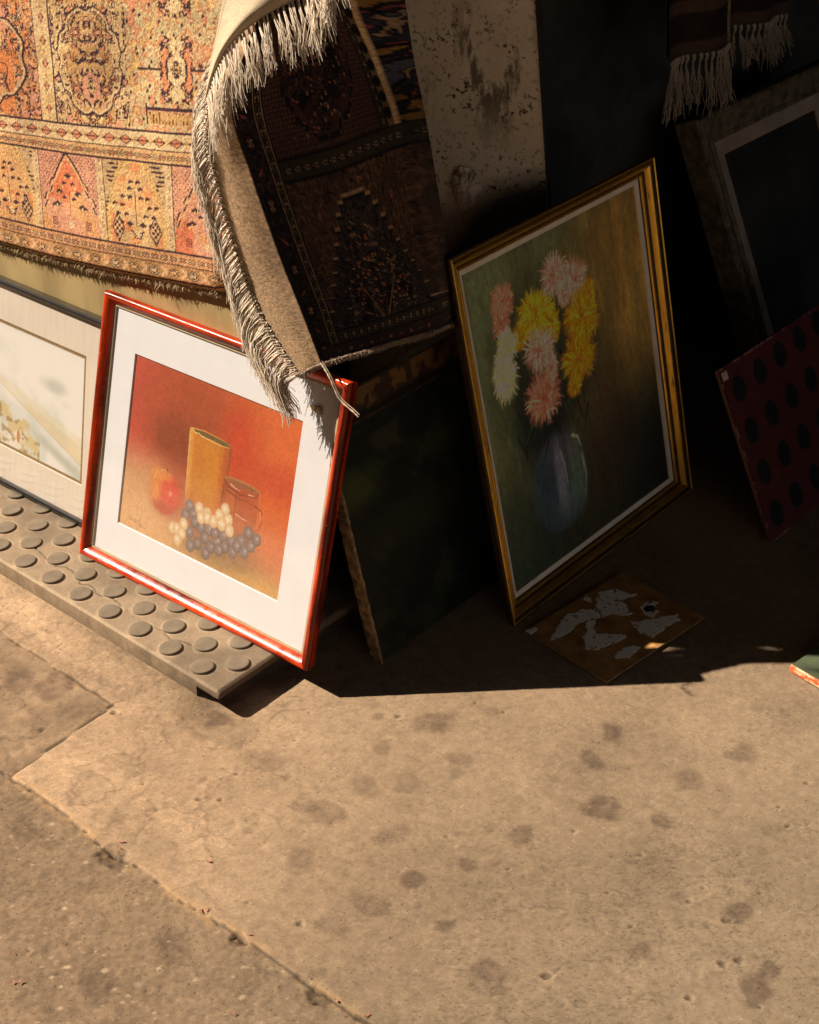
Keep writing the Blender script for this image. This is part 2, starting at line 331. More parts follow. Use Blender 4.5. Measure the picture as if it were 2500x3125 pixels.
# ------------------------------------------------------------------ shop front (pier, jamb, back wall, awning) - shades the recess; unseen overhead slab added against sky light
def build_shop():
    root = empty('shop_front', (-1.45, 1.75, 0))
    tag(root, 'pale plaster shop wall spattered with dark specks, dark doorway recess to its right', 'shop front')
    a = math.radians(23.4); W0 = Vector((-1.400, 1.851))
    # plaster wall: runs back-left from its right corner, edge slightly battered
    m, nt, b = nodes('spattered_plaster'); b.inputs['Roughness'].default_value = .9
    n1 = noise(nt, 9, 8, .65); base = ramp(nt, n1.outputs['Fac'], [(.3, (.70, .56, .41)), (.7, (.86, .72, .55))])
    sp = noise(nt, 120, 4, .65); spm = ramp(nt, sp.outputs['Fac'], [(.56, 0), (.60, 1)])
    sp2 = noise(nt, 16, 4, .6); sp2m = ramp(nt, sp2.outputs['Fac'], [(.40, .15), (.62, 1)])
    fac = mul(nt, spm.outputs[0], sp2m.outputs[0])
    mx = N(nt, 'ShaderNodeMix', data_type='RGBA'); nt.links.new(fac, mx.inputs[0]); nt.links.new(base.outputs[0], mx.inputs[6]); mx.inputs[7].default_value = (.07, .05, .03, 1)
    st = noise(nt, 22, 7, .72, sc=(1, 1, .33)); stm = ramp(nt, st.outputs['Fac'], [(.53, 0), (.60, 1)])
    # worn patch high on the wall, placed by object position
    tc = N(nt, 'ShaderNodeTexCoord'); gr = N(nt, 'ShaderNodeVectorMath', operation='DISTANCE'); nt.links.new(tc.outputs['Object'], gr.inputs[0]); gr.inputs[1].default_value = (-.045, .07, .76)
    pm = ramp(nt, gr.outputs['Value'], [(.045, 1), (.135, 0)]); f2 = mul(nt, stm.outputs[0], pm.outputs[0])
    mx2 = N(nt, 'ShaderNodeMix', data_type='RGBA'); nt.links.new(f2, mx2.inputs[0]); nt.links.new(mx.outputs[2], mx2.inputs[6]); mx2.inputs[7].default_value = (.20, .15, .10, 1)
    dv = N(nt, 'ShaderNodeVectorMath', operation='SUBTRACT'); nt.links.new(tc.outputs['Object'], dv.inputs[0]); dv.inputs[1].default_value = (.115, .06, .415)  # soft dark zone low on the wall: shade painted into the plaster colour
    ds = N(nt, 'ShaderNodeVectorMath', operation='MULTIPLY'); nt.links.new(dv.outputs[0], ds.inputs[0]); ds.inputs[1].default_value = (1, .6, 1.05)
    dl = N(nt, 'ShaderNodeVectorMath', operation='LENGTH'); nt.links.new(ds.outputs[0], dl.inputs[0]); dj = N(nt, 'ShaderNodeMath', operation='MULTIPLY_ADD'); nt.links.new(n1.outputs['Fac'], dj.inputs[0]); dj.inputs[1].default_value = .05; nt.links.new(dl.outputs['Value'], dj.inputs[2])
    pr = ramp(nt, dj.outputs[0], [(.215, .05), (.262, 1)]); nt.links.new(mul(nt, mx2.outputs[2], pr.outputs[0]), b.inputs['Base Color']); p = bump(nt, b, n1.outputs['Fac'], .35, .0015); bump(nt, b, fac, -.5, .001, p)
    pts = []; nx, nz = 120, 240
    for j in range(nz + 1):
        z = 3.0 * (j / nz) ** 1.0
        for i in range(nx + 1):
            s = .42 * i / nx; edge = .10 * (.67 - z) if z < 1.4 else -.073
            d = s
            x = W0.x - math.cos(a) * d + edge * (1 - s / .42); y = W0.y - math.sin(a) * d
            r = .0022 * (float(vn(s * 30, z * 30, 2)) - .5) + .0012 * (float(vn(s * 90, z * 90, 4)) - .5)
            if i == 0: r = .002
            pts.append((x + 1.45 + r * math.sin(a), y - 1.75 - r * math.cos(a), z))
    P = np.array(pts).reshape(nz + 1, nx + 1, 3)
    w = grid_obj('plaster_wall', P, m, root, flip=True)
    dark = mat_plain('dark_brown', (.075, .066, .058), .7, scale=12, bs=.2, spec=.15)  # jamb and recess are coloured dark to stand in for shade
    black = mat_plain('shade_dark_recess', (.09, .08, .07), .85, scale=12, bs=.1, spec=.1)
    # jamb: return of the wall into the recess (butts the plaster edge), following the same batter
    V = []
    for z in (0, 1.4, 3.0):
        e = .10 * (.67 - z) if z < 1.4 else -.073
        V += [(W0.x + e + 1.45 - .0005, W0.y - 1.75 + .001, z), (-1.62 + 1.45, 2.06 - 1.75, z), (-1.62 + 1.45, 3.30 - 1.75, z)]
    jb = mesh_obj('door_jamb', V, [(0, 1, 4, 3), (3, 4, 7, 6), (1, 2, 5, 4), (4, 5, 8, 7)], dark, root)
    xl, yl = W0.x - math.cos(a) * .42, W0.y - math.sin(a) * .42
    box('side_wall', (-5.0 + 1.45, xl + 1.45 - .002, yl - 1.75 + .004, yl - 1.75 + .15, 0, 3.0), mat_plain('side_plaster', (.5, .4, .3), .9, scale=6), root)
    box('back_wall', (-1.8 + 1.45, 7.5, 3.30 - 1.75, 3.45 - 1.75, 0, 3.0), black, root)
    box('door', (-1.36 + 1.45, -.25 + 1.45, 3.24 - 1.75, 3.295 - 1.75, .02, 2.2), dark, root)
    box('sky_shade', (-2.9 + 1.45, 7.4, -.5 - 1.75, 3.6 - 1.75, 3.02, 3.1), mat_plain('sky_shade_canvas', (.05, .035, .03), .9), root)  # unseen slab added overhead to block light from the sky
    # dried lump of filler stuck on the plaster
    V = []; nu, nv = 64, 48
    for j in range(nv):
        ph = math.pi * j / (nv - 1)
        for i in range(nu):
            th = 2 * math.pi * i / nu; d = Vector((math.sin(ph) * math.cos(th), math.cos(ph), math.sin(ph) * math.sin(th)))
            f = fbm(np.array(d.x * 2.1 + 7), np.array(d.z * 2.1 + d.y * 1.3), 2, 4)
            g = abs(float(fbm(np.array(d.x * 3.4 + 3), np.array(d.z * 3.1), 5, 3)) - .5)
            r = 1 + .42 * (float(f) - .5) - .55 * max(0, .085 - g) / .085
            V.append((d.x * .024 * r, d.y * .013 * r, d.z * .036 * r))
    F = [(j * nu + i, j * nu + (i + 1) % nu, (j + 1) * nu + (i + 1) % nu, (j + 1) * nu + i) for j in range(nv - 1) for i in range(nu)]
    lp = mesh_obj('plaster_lump', V, F, mat_plain('pale_filler', (.80, .66, .50), .85, scale=60, var=.3, bs=.5, bd=.002), root, True)
    lp.location = (-1.510 + 1.45, 1.796 - 1.75, .577); lp.rotation_euler = (0, 0, a)
    tag(lp, 'cracked pale lump of dried filler stuck to the wall')
build_shop()

def build_sky_blockers():  # unseen blocks added around the scene to cut the sky light
    m = mat_plain('blocker_render', (.16, .11, .08), .9, scale=1.5, var=.2, bs=.2, bd=.01); w = mat_plain('blocker_glass', (.02, .02, .02), .15, scale=3, bs=0)
    for (b, lab, wins, ax) in (((-12.4, -11.6, -6.3, 9, 0, 7.2), 'shaded dark brick building added out of view to cut sky light on the left', [], 1),
                           ((-14, 14, -7.0, -6.4, 0, 10.8), 'long dark brick building added out of view across the street to cut sky light', [(x, -6.4) for x in range(-12, 13, 3)], 0)):
        root = empty('sky_blocker', (b[0], b[2], 0)); tag(root, lab, 'blocker'); L = (b[0], b[2])
        box('wall', (0, b[1] - b[0], 0, b[3] - b[2], 0, b[5]), m, root); box('cornice', (-.12, b[1] - b[0] + .12, -.12, b[3] - b[2] + .12, b[5] + .002, b[5] + .25), m, root)
        for (x, y) in wins:
            for z in ((1.0, 4.0, 6.2) if ax == 0 else (1.0,)):
                x0, y0 = x - L[0], y - L[1]
                bb = (x0, x0 + 1.0, y0 - .02, y0 + .03, z, z + 1.3) if ax == 0 else (x0 - .03, x0 + .02, y0, y0 + 1.0, z, z + 1.3)
                box('window', bb, w, root)
build_sky_blockers()
def build_reflector():  # unseen sunlit canvas added to bounce light onto wall and painting
    root = empty('sun_reflector', (2.15, -3.3, 0)); tag(root, 'cream canvas windbreak added out of view to bounce sunlight onto the wall and flower painting', 'reflector')
    nu, nv = 60, 20; Y, Zz = np.meshgrid(np.linspace(0, 4.1, nu), np.linspace(.75, 1.80, nv)); Xx = .03 * np.sin(Y * 3) + .01 * np.sin(Zz * 7)
    cloth = grid_obj('canvas', np.stack([Xx, Y, Zz], 2), mat_plain('cream_canvas', (.82, .74, .60), .9, scale=8, var=.08), root)
    for y in (0, 1.37, 2.73, 4.1): box('pole', (.035, .075, y - .02, y + .02, 0, 2.02), bpy.data.materials['dark_brown'], root)
build_reflector()

# ------------------------------------------------------------------ rubber step with round studs
def build_step():
    root = empty('rubber_step', (-1.407, 1.100, 0)); tag(root, 'dusty grey rubber step with raised round studs under the red and black framed pictures', 'step')
    m, nt, b = nodes('dusty_rubber'); b.inputs['Roughness'].default_value = .75; b.inputs['Specular IOR Level'].default_value = .3
    n = noise(nt, 14, 8, .7); n2 = noise(nt, 160, 5, .7); r = ramp(nt, n.outputs['Fac'], [(.30, (.105, .085, .062)), (.55, (.165, .132, .094)), (.72, (.25, .195, .135))])
    r2 = ramp(nt, n2.outputs['Fac'], [(.3, .75), (.7, 1.15)]); nt.links.new(mul(nt, r.outputs[0], r2.outputs[0]), b.inputs['Base Color'])
    bump(nt, b, n2.outputs['Fac'], .4, .0008)
    m2, nt, b = nodes('worn_stud_rubber'); b.inputs['Roughness'].default_value = .6; b.inputs['Specular IOR Level'].default_value = .35
    n = noise(nt, 30, 8, .7); r = ramp(nt, n.outputs['Fac'], [(.3, (.100, .077, .050)), (.7, (.165, .126, .083))]); nt.links.new(r.outputs[0], b.inputs['Base Color']); bump(nt, b, n.outputs['Fac'], .25, .0008)
    # body as a fine grid so that its edge is a little worn; the skirt is cut away under the near corner
    hx, hy, h = 1.08, .30, .043
    xs = -np.concatenate([np.linspace(0, .55, 330), np.linspace(.56, hx, 80)]); ys = np.linspace(0, hy, 170)
    X, Y = np.meshgrid(xs, ys)
    er = .004; ex = sst(0, er, -X); ey = sst(0, er, Y)
    Z = h - .003 * (1 - ex) - .003 * (1 - ey) + .0008 * (fbm(X * 30, Y * 30, 2, 3) - .5)
    crk = [(-.115, .052), (-.15, .042), (-.185, .047), (-.225, .040), (-.27, .046), (-.30, .050), (-.335, .043), (-.36, .052), (-.375, .044), (-.40, .055), (-.43, .06), (-.445, .05), (-.52, .06)]
    cd = seg_dist(X + .004 * (vn(X * 90, Y * 90, 1) - .5), Y + .005 * (vn(X * 80, Y * 80, 3) - .5), crk); ck = sst(.0022, .0005, cd) * sst(.3, .5, fbm(X * 60, Y * 60, 4, 2)); Z -= .0015 * ck
    n = fbm(X * 9, Y * 9, 1, 4); n2 = fbm(X * 70, Y * 70, 3, 4)
    C = np.ones(X.shape + (3,)) * np.array([.228, .168, .104]); C = C * (1 - .35 * sst(.42, .62, n))[..., None] + np.array([.0, .0, .004]) ; C *= (.82 + .36 * n2)[..., None]
    for row in range(7):
        for c in range(14):
            cx, cy = (-.0605 if row % 2 == 0 else -.0250) - .0725 * c, .0248 + row * .0395; q = (abs(X - cx) < .03) & (abs(Y - cy) < .03)
            dd = np.hypot(X[q] - cx, Y[q] - cy); C[q] *= (1 + .45 * np.exp(-((dd - .0195) / .0022) ** 2) * (.4 + .8 * n2[q]))[:, None]
    C *= (1 - .55 * ck)[..., None]; C *= (1 + .35 * np.exp(-((Y - .002) / .002) ** 2))[..., None]
    V = np.stack([X, Y, Z], 2).reshape(-1, 3); F = list(map(tuple, grid_faces(len(xs), len(ys))[:, ::-1])); CV = list(C.reshape(-1, 3))
    n0 = len(V); extra = []; nx_ = len(xs)
    zb = lambda x: .0295 + .0012 * float(vn(x * 400, 0., 2)) if x > -.050 else .0002
    for k in range(1, 5):
        for i in range(nx_):
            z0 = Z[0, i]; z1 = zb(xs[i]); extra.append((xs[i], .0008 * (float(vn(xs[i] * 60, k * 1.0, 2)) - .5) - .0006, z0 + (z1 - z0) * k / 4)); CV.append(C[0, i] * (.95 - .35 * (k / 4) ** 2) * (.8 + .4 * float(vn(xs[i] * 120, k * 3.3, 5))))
    for k in range(4):
        r0 = (lambda i: i) if k == 0 else (lambda i, k=k: n0 + (k - 1) * nx_ + i)
        for i in range(nx_ - 1): F.append((r0(i), r0(i + 1), n0 + k * nx_ + i + 1, n0 + k * nx_ + i))
    n1 = n0 + len(extra)
    for j in range(len(ys)): extra.append((.0008 * float(vn(ys[j] * 70, 3., 1)), ys[j], .0295)); CV.append(C[j, 0] * .7)
    for j in range(len(ys) - 1): F.append((j * nx_, n1 + j, n1 + j + 1, (j + 1) * nx_))
    n2_ = n1 + len(ys)
    for (x, y, z) in ((-.0503, .001, .0294), (-.0008, .001, .0294), (-.0008, hy, .0294), (-.0503, hy, .0294), (-.0503, .001, .0003), (-.0503, hy, .0003)): extra.append((x, y, z)); CV.append(np.array([.05, .04, .03]))
    F += [(n2_, n2_ + 3, n2_ + 2, n2_ + 1), (n2_, n2_ + 4, n2_ + 5, n2_ + 3)]
    body = mesh_obj('tread', np.concatenate([V, np.array(extra)]), F, mat_attr('dusty_rubber_tread', .8, 300, .5, .0008, .22, .25), root, False, None, np.array(CV))
    body.data.polygons.foreach_set('use_smooth', [True] * len(body.data.polygons))
    try: body.data.set_sharp_from_angle(angle=math.radians(40))
    except Exception: pass
    # one stud, then copies
    R = .0172; prof = [(R + .0004, 0), (R + .0002, .0034), (R - .0005, .0043), (R - .0014, .0045), (R * .6, .0044), (0.0001, .0044)]; sg = 40; V = []
    for (r, z) in prof: V += [(r * math.cos(2 * math.pi * k / sg), r * math.sin(2 * math.pi * k / sg), z) for k in range(sg)]
    F = [(p * sg + k, p * sg + (k + 1) % sg, (p + 1) * sg + (k + 1) % sg, (p + 1) * sg + k) for p in range(len(prof) - 1) for k in range(sg)]
    proto = None
    for row in range(7):
        y = .0248 + row * .0395; x0 = -.0605 if row % 2 == 0 else -.0250
        for c in range(14):
            x = x0 - .0725 * c
            if proto is None:
                proto = mesh_obj('stud', V, F, m2, root, True); o = proto
                try: proto.data.set_sharp_from_angle(angle=math.radians(25))
                except Exception: pass
            else: o = proto.copy(); link(o, root)
            o.location = (x + rnd.uniform(-.0007, .0007), y + rnd.uniform(-.0006, .0006), .0427)
            o.rotation_euler = (rnd.uniform(-.02, .02), rnd.uniform(-.02, .02), rnd.uniform(0, 6)); o.scale = (1, 1, rnd.uniform(.75, 1.05))
build_step()

# ------------------------------------------------------------------ colour field helpers (painted things)
class Pic:
    def __init__(s, w, h, asp, c=(128, 128, 128)):
        s.w, s.h = w, h; s.A = np.ones((h, w, 3)) * np.array(c, float)
        s.S, s.T = np.meshgrid(np.linspace(0, 1, w), np.linspace(0, 1, h)); s.asp = asp   # asp = height / width
    def mix(s, m, c):
        m = np.clip(m, 0, 1)[..., None]; s.A = s.A * (1 - m) + np.array(c, float) * m
    def blob(s, x, y, rx, ry, c, a=1., soft=.3, wob=0, seed=0, ang=0):
        dx, dy = s.S - x, (s.T - y) * s.asp; ca, sa = math.cos(ang), math.sin(ang)
        u, v = (dx * ca + dy * sa) / rx, (-dx * sa + dy * ca) / (ry * s.asp)
        d = np.hypot(u, v)
        if wob: d = d + wob * (fbm(s.S * 14, s.T * 14 * s.asp, seed, 3) - .5)
        s.mix(a * sst(1 + soft * .5, 1 - soft * .5, d), c)
    def stroke(s, pts, wd, c, a=1.):
        """polyline in s,t; wd in pixels"""
        P = np.array(pts) * np.array([s.w - 1, s.h - 1]); out = []
        for p, q in zip(P[:-1], P[1:]):
            n = max(2, int(np.hypot(*(q - p)) / .7)); out.append(p + (q - p) * np.linspace(0, 1, n)[:, None])
        Q = np.concatenate(out); n = len(Q); R = int(max(1, math.ceil(wd + .5)))
        for i, (x, y) in enumerate(Q):
            w = wd * (1 - .65 * i / n); x0, y0 = int(round(x)), int(round(y))
            if x0 < R or y0 < R or x0 >= s.w - R or y0 >= s.h - R: continue
            yy, xx = np.mgrid[y0 - R:y0 + R + 1, x0 - R:x0 + R + 1]; d = np.hypot(xx - x, yy - y)
            m = (np.clip(w + .5 - d, 0, 1) * a)[..., None]; sl = s.A[y0 - R:y0 + R + 1, x0 - R:x0 + R + 1]
            s.A[y0 - R:y0 + R + 1, x0 - R:x0 + R + 1] = sl * (1 - m) + np.array(c, float) * m

# ------------------------------------------------------------------ red framed pastel still life
WOODR = [mat_plain('red_lacquer_' + k, (.52, .045, .006), .33, rp=(.42, .60), scale=16, bs=.15, bd=.0006, sc=sc, lo=(.10, .008, .002), coat=0, spec=.35) for k, sc in (('rail', (.35, 3, 3)), ('stile', (3, 3, .35)))]
for _m in WOODR:
    _nt = _m.node_tree; _b = _nt.nodes['Principled BSDF']; _src = _b.inputs['Base Color'].links[0].from_socket
    _n = noise(_nt, 130, 4, .7); _r = ramp(_nt, _n.outputs['Fac'], [(.695, 0), (.72, 1)]); _mx = N(_nt, 'ShaderNodeMix', data_type='RGBA')
    _nt.links.new(_r.outputs[0], _mx.inputs[0]); _nt.links.new(_src, _mx.inputs[6]); _mx.inputs[7].default_value = (.62, .30, .20, 1); _nt.links.new(_mx.outputs[2], _b.inputs['Base Color'])
    _n2 = noise(_nt, 60, 6, .7); _r2 = ramp(_nt, _n2.outputs['Fac'], [(.38, .17), (.62, .45)]); _nt.links.new(_r2.outputs[0], _b.inputs['Roughness'])
def build_red_frame():
    root = empty('framed_picture', M=lean_matrix((-1.8519, 1.1972, .0432), .03956, .29996))
    tag(root, 'red lacquered frame, wide white mount, pastel still life of vase, apple, mug and grapes', 'framed picture')
    W, H = .512, .4485
    prof = [(.004, -.020), (0, -.004), (.0006, .0010), (.0026, .0036), (.005, .0044), (.008, .0036), (.012, .0008), (.0155, -.0028), (.018, -.0062), (.0185, -.0095), (.0185, -.020)]
    f = frame_mesh('frame', W, H, prof, WOODR, root, 48)
    try: f.data.set_sharp_from_angle(angle=math.radians(35))
    except Exception: pass
    f.data.polygons.foreach_set('use_smooth', [True] * len(f.data.polygons))
    x0, x1, z0, z1 = .0712, .4282, .0778, .3643
    matm = mat_plain('white_mount_board', (.56, .56, .58), .85, var=.03, scale=25, bs=.1, bd=.0003)
    # mount: four strips round the window with a bevelled cut edge
    o0 = .0165; V = []; 
    for (a, b, c, d, y) in ((o0, W - o0, o0, H - o0, .0095), (x0, x1, z0, z1, .0095), (x0 + .0018, x1 - .0018, z0 + .0018, z1 - .0018, .0115)):
        V += [(a, y, c), (b, y, c), (b, y, d), (a, y, d)]
    F = [(i, (i + 1) % 4, 4 + (i + 1) % 4, 4 + i) for i in range(4)] + [(4 + i, 4 + (i + 1) % 4, 8 + (i + 1) % 4, 8 + i) for i in range(4)]
    mesh_obj('mount', V, F, matm, root)
    # yellowish inner fillet just inside the frame
    fl = mat_plain('cream_fillet', (.42, .33, .20), .6, var=.1, scale=40, bs=0)
    V = []
    for (a, b, c, d, y) in ((.018, W - .018, .018, H - .018, .0065), (.0212, W - .0212, .0212, H - .0212, .0065), (.0212, W - .0212, .0212, H - .0212, .0095)):
        V += [(a, y, c), (b, y, c), (b, y, d), (a, y, d)]
    mesh_obj('fillet', V, F, fl, root)
    # ---- the pastel
    p = Pic(380, 304, (z1 - z0) / (x1 - x0), (196, 70, 45)); S, T = p.S, p.T
    n = fbm(S * 5, T * 4, 1, 4); n2 = fbm(S * 120, T * 95, 3, 2)
    p.mix(sst(.35, 1.0, S + .25 * T + .2 * (n - .5)) * .8, (228, 98, 38)); p.mix(sst(.2, .0, S) * .5, (200, 66, 56))
    p.blob(.42, .78, .30, .30, (150, 58, 30), .75, 1.6, .5, 2); p.blob(.33, .60, .18, .14, (118, 48, 24), .7, 1.5, .4, 3)
    p.blob(.67, .72, .10, .22, (212, 48, 24), .6, 1.5, .3, 3); p.blob(.95, .62, .25, .10, (196, 58, 28), .7, 1.4, .3, 4)
    hz = .34 + .02 * S + .05 * (n - .5)
    p.mix(sst(hz + .22, hz - .04, T) * sst(.40, .15, S) * .9, (206, 150, 92)); p.mix(sst(.30, .0, T) * .85, (224, 160, 100))
    p.mix(sst(.45, .12, T) * sst(.5, 1., S) * .25, (200, 90, 50)); p.mix(sst(.12, .0, T) * sst(.1, .6, S) * .7, (206, 168, 92))
    p.blob(.62, .06, .3, .07, (158, 120, 50), .6, 1.4, .3, 2); p.blob(.12, .08, .25, .14, (240, 186, 118), .7, 1.6, .3, 5)
    p.blob(.88, .03, .2, .05, (222, 160, 70), .8, 1.4, .2, 5)
    # vase
    xl = .377 + (.395 - .377) * (T - .715) / (.30 - .715); xr = .622
    yt = .703 + .004 * np.sin(S * 40) + .02 * sst(.44, .38, S)
    inside = (S > xl) & (S < xr) & (T < yt) & (T > .26 + .05 * np.cos((S - .5) * 9))
    t = np.clip((S - xl) / (xr - xl), 0, 1)
    vc = np.stack([206 - 30 * sst(.75, 1, t) + 30 * sst(.16, .04, t) + 18 * (n - .5), 120 - 46 * sst(.7, 1, t) + 40 * sst(.15, .03, t) + 20 * (n - .5), 34 + 40 * sst(.12, .02, t) + 0 * t], 2)
    fade = sst(.24, .42, T) * (.8 + .2 * sst(0, .1, t)); msk = (inside * (.35 + .65 * fade))[..., None]
    p.A = p.A * (1 - msk) + vc * msk
    # dark mouth of the vase
    mth = (S > .40) & (S < .617) & (T > yt - .002) & (T < .729 - .05 * (S - .40) * .35) ; p.mix(mth * 1., (96, 78, 38))
    p.stroke([(.385, .724), (.46, .735), (.56, .728), (.62, .716)], 1.1, (222, 150, 60)); p.stroke([(.385, .722), (.41, .705), (.43, .709), (.445, .702), (.50, .697), (.56, .694), (.618, .70)], 1.2, (240, 196, 110))
    p.stroke([(.379, .71), (.385, .55), (.393, .34)], 1.6, (232, 182, 86), .9); p.stroke([(.626, .70), (.627, .5), (.628, .33)], 1.5, (120, 66, 26), .7)
    # apple
    p.blob(.275, .29, .105, .135, (120, 70, 40), .45, .8, .1); p.blob(.272, .300, .092, .126, (206, 52, 30), 1, .12); p.blob(.21, .32, .04, .10, (236, 130, 48), .9, .9); p.blob(.29, .31, .05, .07, (228, 44, 32), .8, 1.2)
    p.blob(.24, .395, .06, .03, (240, 140, 60), .8, 1.2); p.blob(.303, .305, .010, .014, (250, 190, 160), .6, 1.4); p.blob(.27, .21, .06, .035, (160, 50, 36), .6, 1.3)
    p.stroke([(.268, .435), (.276, .42), (.272, .412)], 1.6, (80, 40, 20)); p.stroke([(.19, .35), (.21, .40), (.25, .425), (.30, .41)], 1.2, (250, 170, 80), .7)
    # mug
    mg = (S > .612) & (S < .822) & (T < .53) & (T > .23 + .02 * np.cos(S * 12)); p.mix(mg * .55, (150, 62, 34)); p.blob(.665, .40, .03, .10, (190, 96, 48), .5, 1.2)
    p.blob(.714, .533, .104, .024, (176, 112, 60), .95, .2); p.blob(.714, .527, .095, .017, (134, 70, 40), .7, .5)
    for pts, c in (([(.612, .52), (.64, .492), (.72, .478), (.80, .497), (.818, .53)], (96, 40, 24)), ([(.63, .472), (.70, .452), (.79, .452)], (90, 38, 22)), ([(.65, .512), (.68, .50), (.71, .497)], (250, 200, 170)), ([(.76, .497), (.79, .50)], (250, 196, 160)),
                   ([(.70, .362), (.74, .352), (.785, .352)], (250, 190, 160)), ([(.80, .45), (.84, .44), (.852, .39), (.84, .33), (.80, .30)], (100, 42, 26)), ([(.835, .43), (.847, .40), (.846, .38)], (236, 170, 140)), ([(.82, .53), (.822, .44)], (200, 110, 70)), ([(.612, .5), (.612, .26)], (110, 46, 26)), ([(.69, .47), (.69, .28)], (128, 54, 30))):
        p.stroke(pts, 1.1, c, .8)
    blue = [(.428, .289), (.408, .226), (.456, .255), (.47, .213), (.509, .199), (.443, .142), (.559, .21), (.539, .152), (.5, .1), (.458, .068), (.555, .067), (.579, .115), (.614, .165), (.645, .212), (.661, .153), (.698, .2), (.711, .146), (.75, .23), (.776, .176), (.785, .291), (.809, .227), (.836, .275), (.595, .205), (.63, .12), (.73, .19)]
    white = [(.487, .302), (.536, .291), (.504, .252), (.541, .268), (.578, .264), (.609, .314), (.638, .36), (.663, .311), (.628, .268), (.677, .254), (.337, .122), (.371, .128), (.405, .171), (.399, .113), (.379, .066)]
    p.blob(.62, .16, .24, .10, (96, 72, 52), .55, 1.0, .3); p.blob(.6, .07, .22, .06, (120, 96, 60), .45, 1.2)
    for i, (x, y) in enumerate(blue):
        k = rnd.uniform(-8, 8); p.blob(x, y, .027, .037, (58 + k, 54 + k, 52 + k), .95, .25); p.blob(x, y + .003, .023, .031, (100 + k, 98 + k, 104 + k), .95, .7); p.blob(x + .004, y + .006, .008, .010, (190, 186, 186), .55, 1.3)
    for i, (x, y) in enumerate(white):
        p.blob(x, y, .027, .037, (206, 156, 92), .9, .3); p.blob(x, y + .002, .023, .032, (238, 208, 150), 1, .6); p.blob(x - .002, y + .003, .010, .013, (255, 246, 222), .95, 1.)
    # signature scribble
    sg = (150, 108, 66)
    p.stroke([(.069, .075), (.073, .055), (.085, .062), (.09, .052), (.102, .066), (.108, .056), (.12, .07), (.13, .055), (.135, .085), (.14, .06)], .8, sg, .8)
    p.stroke([(.095, .048), (.14, .046)], .7, sg, .7); p.stroke([(.13, .036), (.138, .047), (.146, .036), (.155, .046), (.163, .036), (.178, .046), (.178, .034)], .8, sg, .8)
    p.mix(np.ones(S.shape) * .22 + .20 * sst(.62, .40, T + .12 * S), (230, 172, 128)); A = p.A * (.93 + .14 * n2[..., None]); A = A * (.97 + .06 * fbm(S * 40, T * 30, 5, 3)[..., None])  # pale haze, denser low down: glass reflection painted into the pastel
    col = lin(A) / np.array([1.62, 1.42, 1.2]) * 1.0
    panel('pastel', x0 + .001, x1 - .001, z0 + .001, z1 - .001, .0118, mat_attr('pastel_paper', .95, 900, .2, .0003, .12, .1), root, np.clip(col, .003, .95))
    panel('glass', .018, W - .018, .018, H - .018, .0048, GLASS, root)
    panel('backing', .004, W - .004, .004, H - .004, .014, mat_plain('brown_backing_card', (.2, .13, .07), .9), root, thick=.003)
build_red_frame()

